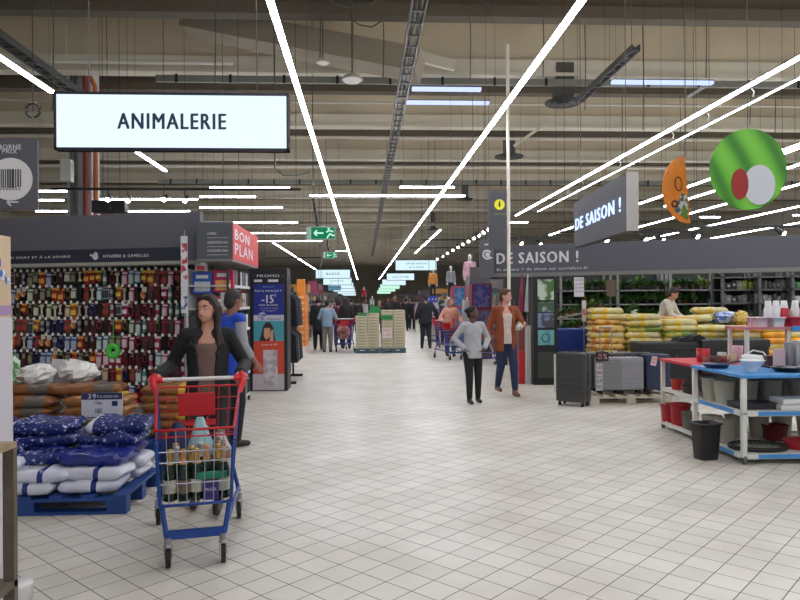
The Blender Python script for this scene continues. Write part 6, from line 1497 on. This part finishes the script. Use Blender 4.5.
def signboard(px0, py0, px1, py1, d, col, label, txt=None):
    a = at(px0, py1, d); b = at(px1, py0, d); t = thing('store_sign', label, 'sign', (a.x, a.y, a.z), 0); w_, h_ = b.x - a.x, b.z - a.z
    MB().box(0, w_, 0, .05, 0, h_, b=.004).build('board', t, M(col, .5))
    if txt: MB().text(txt, w_ * .15, w_ * .85, h_ * .3, h_ * .7, 0, LET, .005, .01).build('lettering', t)
    mb = MB()
    for x in (w_ * .2, w_ * .8): mb.tube([(x, .02, h_), (x, .02, roofz(a.y) - a.z)], .008, n=4)
    mb.build('suspension_wire', t, WIRE)
signboard(427, 296, 438, 302.5, 24, (40, 60, 160), 'small blue sign above the dark-coat man', '1+1')
signboard(470, 267, 490, 284, 18, (84, 80, 84), 'dark grey board behind the pink torso mannequin')
signboard(311, 289, 323, 294.5, 38, (180, 50, 56), 'red sign over the far left shelves', 'PROMO')
signboard(328, 285.5, 341, 290.5, 42, (110, 170, 200), 'pale blue sign among the far lit signs')
signboard(308, 281, 317, 296, 32, (150, 60, 90), 'dull pink banner over the far left shelves')
signboard(318, 284, 323, 290, 34, (120, 90, 110), 'mauve banner beside the dull pink banner')

# ------------------------------------------------------------------ mannequins on top of displays
def mann(px, py0, py1, d, label, topc, botc, skin=(214, 210, 204)):
    b = at(px, py1, d); a = at(px, py0, d); H = (a.z - b.z) 
    base = MB().box(-.2, .2, -.2, .2, 0, b.z - .001, b=.01).build('mannequin_podium', None, M((170, 168, 166), .6), loc=(b.x, b.y, 0)); tag(base, 'podium block under the ' + label, 'podium')
    return person('mannequin', label, b, R.uniform(-.3, .3), H=H, cat='mannequin', skin=skin, top=(topc, .008), bottom=(botc,) if botc else None, shoes=False, vox=.022, fine=False)
mann(433, 268, 300, 26, 'mannequin in orange sweater and black trousers on a podium', (196, 130, 60), (24, 24, 28))
mann(451, 265.5, 299, 24, 'mannequin in grey top on a podium behind the peach-top woman', (120, 122, 126), (30, 30, 34))
mann(470, 254, 300, 19.6, 'mannequin in pink top beside the dark grey board', (196, 150, 164), (130, 120, 130))
mann(364, 286.5, 304, 34, 'mannequin in dark red top above the carton stacks', (150, 24, 44), (60, 30, 40))
mann(372, 296, 312, 36, 'mannequin in pale patterned top above the right carton stack', (170, 172, 168), (90, 96, 90))

# clothes rails between alley and seasonal area, right side
GG = 'garments on the far clothes rails'
gcols = [(170, 60, 80), (196, 180, 186), (60, 60, 100), (200, 198, 200), (120, 60, 90), (70, 70, 76), (150, 110, 90), (40, 44, 60), (180, 140, 150), (90, 110, 140)]
gp = {}
ri = 0
for side, xs, ys_ in ((1, (3.2,), (24, 27, 31, 35, 40, 46)), (-1, (-1.95,), (29, 33, 37, 42, 48))):
    for y0 in ys_:
        for xx in xs[:1] if y0 > 30 else xs:
            nm = '%s clothes rail going away on the %s' % (ordn(ri), 'right' if side > 0 else 'left'); t = thing('clothes_rail', 'low metal rail of garments, ' + nm, 'clothes rack', (xx, y0, 0), R.uniform(-.1, .1), 'clothes rails along the far alley'); ri += 1
            mb = MB(); mb.tube([(-.6, 0, 0), (-.6, 0, 1.42), (.6, 0, 1.42), (.6, 0, 0)], .015, n=6); mb.box(-.62, -.58, -.25, .25, 0, .03); mb.box(.58, .62, -.25, .25, 0, .03); mb.build('frame', t, STEEL)
            for q in range(5):
                cc = gcols[(q * 3 + ri * 2) % 10]
                if cc not in gp:
                    mb = MB(); mb.prism([(-.2, -.75), (.2, -.75), (.19, -.12), (.05, -.02), (0, .03), (-.05, -.02), (-.19, -.12)], -.03, .03); gp[cc] = mb.build('garment', None, M(cc, .85, var=.15, vscale=6)); o = gp[cc]
                else: o = dup(gp[cc])
                o.location = (xx - .45 + q * .22, y0 + R.uniform(-.02, .02), 1.38); o.rotation_euler = (0, 0, R.uniform(-.5, .5)); tag(o, 'garment %s from the left on the %s' % (ordn(q), nm), 'garment', GG)
# ================================================================== PEOPLE
# woman with the front cart
CL = Vector((-1.11, 4.64, 0)); CR = math.radians(12)
cart = make_cart('red and blue shopping cart full of bottles pushed by the dark-haired woman', CL, CR)
def cw_(x, y, z): return CL + Matrix.Rotation(CR, 3, 'Z') @ Vector((x, y, z))
W0 = atY(208, 500, 5.58); W0.z = 0
Hh = 1.655
base = Vector((W0.x, 5.6, 0)); rz = math.radians(8)
def loc2(p): return tuple((Matrix.Rotation(-rz, 3, 'Z') @ (Vector(p) - base)) / Hh)
hL = cw_(.30, .57, 1.045); hR = cw_(-.30, .57, 1.045)
wL = loc2(cw_(.30, .635, 1.055)); wR = loc2(cw_(-.30, .635, 1.055))
hdL = Matrix.Rotation(-rz, 3, 'Z') @ (cw_(.30, .52, 1.03) - cw_(.30, .635, 1.055)); hdR = Matrix.Rotation(-rz, 3, 'Z') @ (cw_(-.30, .52, 1.03) - cw_(-.30, .635, 1.055))
person('person', 'woman with long dark hair, black cardigan and taupe top pushing the front cart', base, rz, H=Hh, skin=(196, 142, 120),
       J=dict(wL=wL, wR=wR, eL=(.175, .05, .655), eR=(-.175, .05, .655), sL=(.096, 0, .805), sR=(-.096, 0, .805), aL=(.055, -.17, .05), kL=(.06, -.10, .28), aR=(-.055, -.08, .055), kR=(-.055, -.07, .285)),
       head=(math.radians(-26), 0), top=((112, 88, 80), .007), bottom=((30, 30, 38),), coat=((24, 24, 27), .006, .08), hair=((40, 26, 24), 'long'), shoes=(58, 42, 40), hdir={'L': hdL, 'R': hdR}, handp={'L': (0, -.3, -1), 'R': (0, -.3, -1)}, curl=(1.0, 1.0), vox=.0085)
# cart contents
GLS = M((22, 40, 24), .12); GOLD = M((190, 150, 84), .3, .6); LBL = M((196, 190, 170), .6); SIL = M((180, 176, 168), .3, .6); ORG = M((206, 130, 70), .35)
def bottle(foil, label_c):
    mb = MB(); mb.lathe([(.038, 0), (.043, .008), (.043, .165), (.034, .205), (.0165, .24), (.0155, .25)], GLS, 18)
    mb.lathe([(.0435, .05), (.0435, .13)], label_c, 18)
    mb.lathe([(.026, .222), (.0185, .242), (.0165, .285), (.0185, .29), (.0185, .31), (.001, .315)], foil, 18)
    return mb
bt = [bottle(GOLD, LBL), bottle(SIL, LBL), bottle(ORG, M((120, 100, 80), .6))]
GB = 'sparkling wine bottles standing in the cart'
bp0 = []
for i, (x, y, f) in enumerate(((-.155, -.31, 0), (-.075, -.32, 2), (.005, -.31, 0), (.16, -.31, 0), (-.12, -.22, 1), (-.03, -.225, 0), (.06, -.22, 2), (.13, -.2, 0), (-.13, -.12, 0), (.02, -.12, 1))):
    p = cw_(x, y, .378)
    src = [o for o in bp0 if o[0] == f]
    if src: o = dup(src[0][1], p, R.uniform(0, 6))
    else: o = bt[f].build('wine_bottle', None, loc=p, rot=R.uniform(0, 6)); bp0.append((f, o))
    tag(o, 'dark wine bottle with %s foil in the cart, %s row, %s from its left side' % (('gold', 'silver', 'orange')[f], 'front' if i < 4 else ('second' if i < 8 else 'third'), ordn(i if i < 4 else (i - 4 if i < 8 else i - 8))), 'bottle', GB)
p = cw_(.085, -.335, .378); t = thing('wine_carton', 'purple carton with green top strip at the front of the cart', 'carton', p, CR)
MB().box(-.045, .05, -.03, .03, 0, .12, b=.003).build('carton', t, M((62, 46, 120), .5)); MB().text('MUGA', -.03, .035, .055, .075, -.03, LET, .002).build('lettering', t)
p = cw_(.085, -.345, .378); tag(MB().box(-.08, .1, -.018, .012, .13, .17, b=.003).build('green_strip', None, M((20, 130, 96), .45), loc=p + Vector((0, 0, .0)), rot=CR), 'green card strip leaning across the bottles in the cart', 'card')
p = cw_(.0, -.02, .40)
def softbag(name, label, p, w_, d_, h_, m, seed, rz=0):
    mb = MB(); n = 20; k_ = 12; vs = []; fs = []
    for i in range(k_ + 1):
        u = i / k_; s_ = (1 - .75 * max(0, u - .55) / .45) * (.8 + .2 * math.sin(min(1, u * 3) * 1.57))
        for k in range(n):
            a = 2 * math.pi * k / n; nn = 1 + .25 * noise.noise(Vector((math.cos(a) * 1.6 + seed, math.sin(a) * 1.6, u * 3)))
            vs.append((math.cos(a) * w_ / 2 * s_ * nn, math.sin(a) * d_ / 2 * s_ * nn, u * h_))
    for i in range(k_):
        for k in range(n): fs.append((i * n + k, i * n + (k + 1) % n, (i + 1) * n + (k + 1) % n, (i + 1) * n + k))
    mb.add(vs, fs, m, True); mb.add(vs[:n], [tuple(range(n - 1, -1, -1))], m); mb.add(vs[-n:], [tuple(range(n))], m)
    return tag(mb.build(name, None, None, loc=p, rot=rz), label, 'bag')
softbag('plastic_bag', 'pale aqua plastic bag standing behind the bottles in the cart', cw_(.02, .0, .41), .17, .14, .42, M((150, 190, 196), .3, bump=.4, bscale=30), 2)
softbag('shopping_bag', 'white and brown bag at the right side inside the cart', cw_(.15, -.0, .41), .15, .16, .33, M((206, 198, 200), .4, col2=(130, 96, 84), vscale=14), 5)
softbag('dark_bag', 'navy fabric bag at the rear left inside the cart', cw_(-.13, .14, .42), .2, .2, .36, M((28, 36, 80), .6, bump=.4, bscale=30), 8)

# man in blue vest
b = atY(231, 400, 7.7)
person('person', 'man with short dark hair and glasses, blue vest over grey sleeves, seen from behind', (b.x + .02, 7.7, 0), math.radians(128), H=1.73, skin=(150, 104, 84), top=((150, 152, 156), .008), vest=(26, 70, 186), bottom=((26, 28, 34), .01), hair=((46, 38, 34), 'short'), glasses=True, vox=.012, head=(.2, .1), sleeves=.55,
       J=dict(eL=(.13, -.01, .645), wL=(.12, -.1, .53), eR=(-.13, -.01, .645), wR=(-.12, -.1, .53)))
# girl in grey hoodie
b = atz(474, 404)
g = person('person', 'girl in pale grey hoodie and black trousers, hands in pockets, looking up sideways', (b.x, b.y + .1, 0), math.radians(10), H=1.50, skin=(96, 66, 54), top=((172, 172, 176), .008), bottom=((22, 22, 24), .006), hair=((22, 18, 18), 'bun'), shoes=(24, 22, 24), head=(math.radians(50), -.12), vox=.010, hem=-.02,
           J=dict(eL=(.185, .04, .665), wL=(.115, -.055, .575), eR=(-.185, .04, .665), wR=(-.115, -.055, .575), aL=(.065, .03, .05), aR=(-.05, -.04, .05), kL=(.055, -.01, .285), kR=(-.05, -.04, .285)), hdir={'L': (-.6, -.1, -.6), 'R': (.6, -.1, -.6)})
# woman in rust coat
b = atz(507, 396)
person('person', 'tall woman in rust-brown coat and jeans looking sideways, holding a pale item', (b.x, b.y + .1, 0), math.radians(8), H=1.78, skin=(206, 156, 136), top=((206, 190, 182), .006), bottom=((34, 46, 78), .006, .9), coat=((134, 66, 34), .006, .115), hair=((86, 50, 34), 'short'), shoes=(104, 66, 56), head=(math.radians(48), .1), vox=.010,
       J=dict(eL=(.17, -.02, .655), wL=(.12, -.16, .665), eR=(-.155, .03, .64), wR=(-.15, .0, .5), aL=(.06, -.09, .05), kL=(.055, -.07, .285), aR=(-.045, .1, .075), kR=(-.05, -.01, .285)), hdir={'L': (-.1, -1, .1)}, handp={'L': (-1, 0, .3)})
bc = atY(520, 318, b.y - .28)
softbag('held_item', 'pale crumpled item held by the rust-coat woman', Vector((bc.x - .02, b.y - .3, 1.1)), .13, .1, .14, M((206, 196, 192), .5, col2=(150, 130, 120), vscale=18), 12)
# peach-top woman and her cart
b = atz(451, 356.5)
c2 = dup(cart, Vector((b.x - .12, b.y - .75, 0)), math.radians(14), 'shopping cart pushed by the peach-top woman')
for ch in c2.children: pass
person('person', 'woman in peach top with dark strap and blue jeans behind her cart', (b.x, b.y + .1, 0), math.radians(10), H=1.63, skin=(196, 148, 126), top=((206, 150, 130), .016), bottom=((56, 66, 110), .014), hair=((150, 130, 110), 'bob'), vox=.016, fine=False, width=1.15, J=dict(eL=(.18, .0, .65), wL=(.15, -.16, .6), eR=(-.18, .0, .65), wR=(-.15, -.16, .6)), hdir={'L': (0, -1, 0), 'R': (0, -1, 0)})
# man in dark coat from behind with cart
b = atz(426, 349)
person('person', 'man in long dark coat and dark cap walking away with a cart', (b.x, b.y, 0), math.radians(186), H=1.80, skin=(170, 130, 110), top=((26, 30, 38), .02), bottom=((24, 26, 32), .008), hair=((30, 30, 34), 'short'), vox=.018, fine=False, width=1.15, hem=-.03, J=dict(eL=(.16, .02, .64), wL=(.15, -.12, .56), eR=(-.2, -.02, .66), wR=(-.24, -.14, .56), aL=(.06, -.08, .05), aR=(-.06, .08, .06)))
dup(cart, Vector((b.x + .3, b.y + .95, 0)), math.radians(170), 'far shopping cart in front of the dark-coat man')
# push-chair like dark cart between girl and coat woman
b = atz(490, 365)
c3 = dup(cart, Vector((b.x - .05, b.y + .3, 0)), math.radians(60), 'small-looking cart between the hoodie girl and the rust-coat woman', scale=.72)
softbag('dark_bag', 'dark green and brown bag in the cart between girl and rust-coat woman', Vector((b.x - .05, b.y + .3, .32)), .3, .3, .4, M((70, 84, 56), .6, col2=(40, 40, 46), vscale=9), 18)
# group at left of carton stacks
def far(px, py, name_, rz_, H_, topc, botc, hairc, style='short', skin=(176, 132, 112), **k):
    b = atz(px, py); return person('person', name_, (b.x, b.y, 0), rz_, H=H_, skin=skin, top=(topc, k.pop('g', .016)), bottom=(botc, .012), hair=(hairc, style), vox=.02, fine=False, **k)
far(318.5, 350, 'person in long black coat left of the pale blue sweater', 3.2, 1.74, (20, 22, 26), (22, 22, 24), (30, 26, 24), dress=((20, 20, 24), .14))
far(327.5, 352.5, 'person in pale blue sweater and grey trousers seen from behind', 3.0, 1.62, (124, 146, 166), (112, 108, 104), (34, 28, 28), 'bun', J=dict(eL=(.16, -.02, .66), wL=(.13, -.16, .62), eR=(-.16, -.02, .66), wR=(-.13, -.16, .62)))
far(339, 348, 'person in maroon top behind the middle alley cart', 3.3, 1.66, (92, 26, 44), (70, 30, 44), (40, 24, 26), 'bob')
far(346.5, 349, 'long-haired person in black top and blue jeans by the middle cart', 3.0, 1.70, (28, 24, 28), (52, 64, 104), (34, 28, 26), 'long')
far(405.5, 331, 'far person in black beside the right carton stack', 3.3, 1.72, (26, 26, 30), (24, 24, 28), (34, 30, 28))
far(400.5, 330, 'far person in red jacket behind the right carton stack', 2.8, 1.66, (150, 36, 44), (40, 34, 40), (50, 36, 30))
far(412, 330, 'far person in black coat left of the dark-coat man', 3.0, 1.7, (30, 28, 34), (30, 28, 32), (60, 46, 40))
far(388, 335, 'far dark-haired person looking over the right carton stack', 0.2, 1.72, (34, 30, 34), (30, 30, 34), (26, 22, 22), skin=(120, 84, 70))
far(395, 334, 'far person in black behind the right carton stack, red collar', .3, 1.84, (32, 26, 30), (30, 30, 34), (26, 22, 22))
far(379.5, 336, 'far person in dark top between the two carton stacks', .1, 1.6, (60, 26, 34), (30, 30, 34), (30, 22, 22))
far(358, 333, 'far person in dark clothes above the left carton stack', 3, 1.66, (36, 30, 34), (30, 30, 34), (30, 24, 24))
far(440, 345, 'child-height person in dark red beside the dark-coat man cart', 3.0, 1.52, (84, 30, 44), (44, 40, 60), (26, 22, 24), 'bun')
b = atz(343, 351.5)
dup(cart, Vector((b.x, b.y + .2, 0)), math.radians(190), 'far cart among the group left of the carton stacks')
softbag('parcel_bag', 'beige parcels heaped in the far cart of the group', Vector((b.x, b.y + .2, .4)), .4, .5, .5, M((190, 160, 146), .6, col2=(150, 110, 110), vscale=8), 22)
# more shoppers deep in the alley
rr = random.Random(5)
for i, (px, py, tc) in enumerate(((333, 322, (60, 50, 80)), (341, 320, (120, 60, 60)), (350, 318, (40, 44, 60)), (366, 319, (90, 30, 40)), (372, 317, (70, 74, 90)), (383, 318, (40, 40, 44)), (391, 321, (110, 40, 60)), (352, 325, (90, 90, 96)))):
    far(px, py, 'distant shopper %s in %s top' % (('far left of the alley', 'beside the far left shelves', 'in mid alley behind the left stack', 'behind the left carton stack', 'deep between the stacks', 'deep behind the right stack', 'right of the far alley', 'over the far cart')[i], ('violet', 'dull red', 'dark blue', 'crimson', 'grey-blue', 'black', 'plum', 'grey')[i]), rr.uniform(0, 6), 1.68, tc, (40, 40, 48), (40, 30, 28))
# person bending over soil bags
b = atY(664, 320, 12.9)
person('person', 'dark-haired person in pale sweater bending over the soil bags', (b.x - .0, 13.05, .28), math.radians(50), H=1.62, skin=(190, 140, 118), top=((196, 190, 178), .012), bottom=((60, 60, 70), .01), hair=((44, 34, 30), 'short'), vox=.014, fine=False, head=(.2, .5),
       J=dict(wst=(0, -.02, .6), cst=(0, -.07, .7), nck=(0, -.11, .79), hd=(0, -.15, .87), sL=(.1, -.1, .765), sR=(-.1, -.1, .765), eL=(.12, -.16, .62), eR=(-.12, -.16, .62), wL=(.08, -.27, .56), wR=(-.08, -.27, .56)), hdir={'L': (0, -1, -.2), 'R': (0, -1, -.2)})
p_ = atY(664, 350, 13.05); pallet('low pallet step under the person bending over the soil bags', (b.x, 13.05, 0), 0, .7, .7, WPL, h=.27)
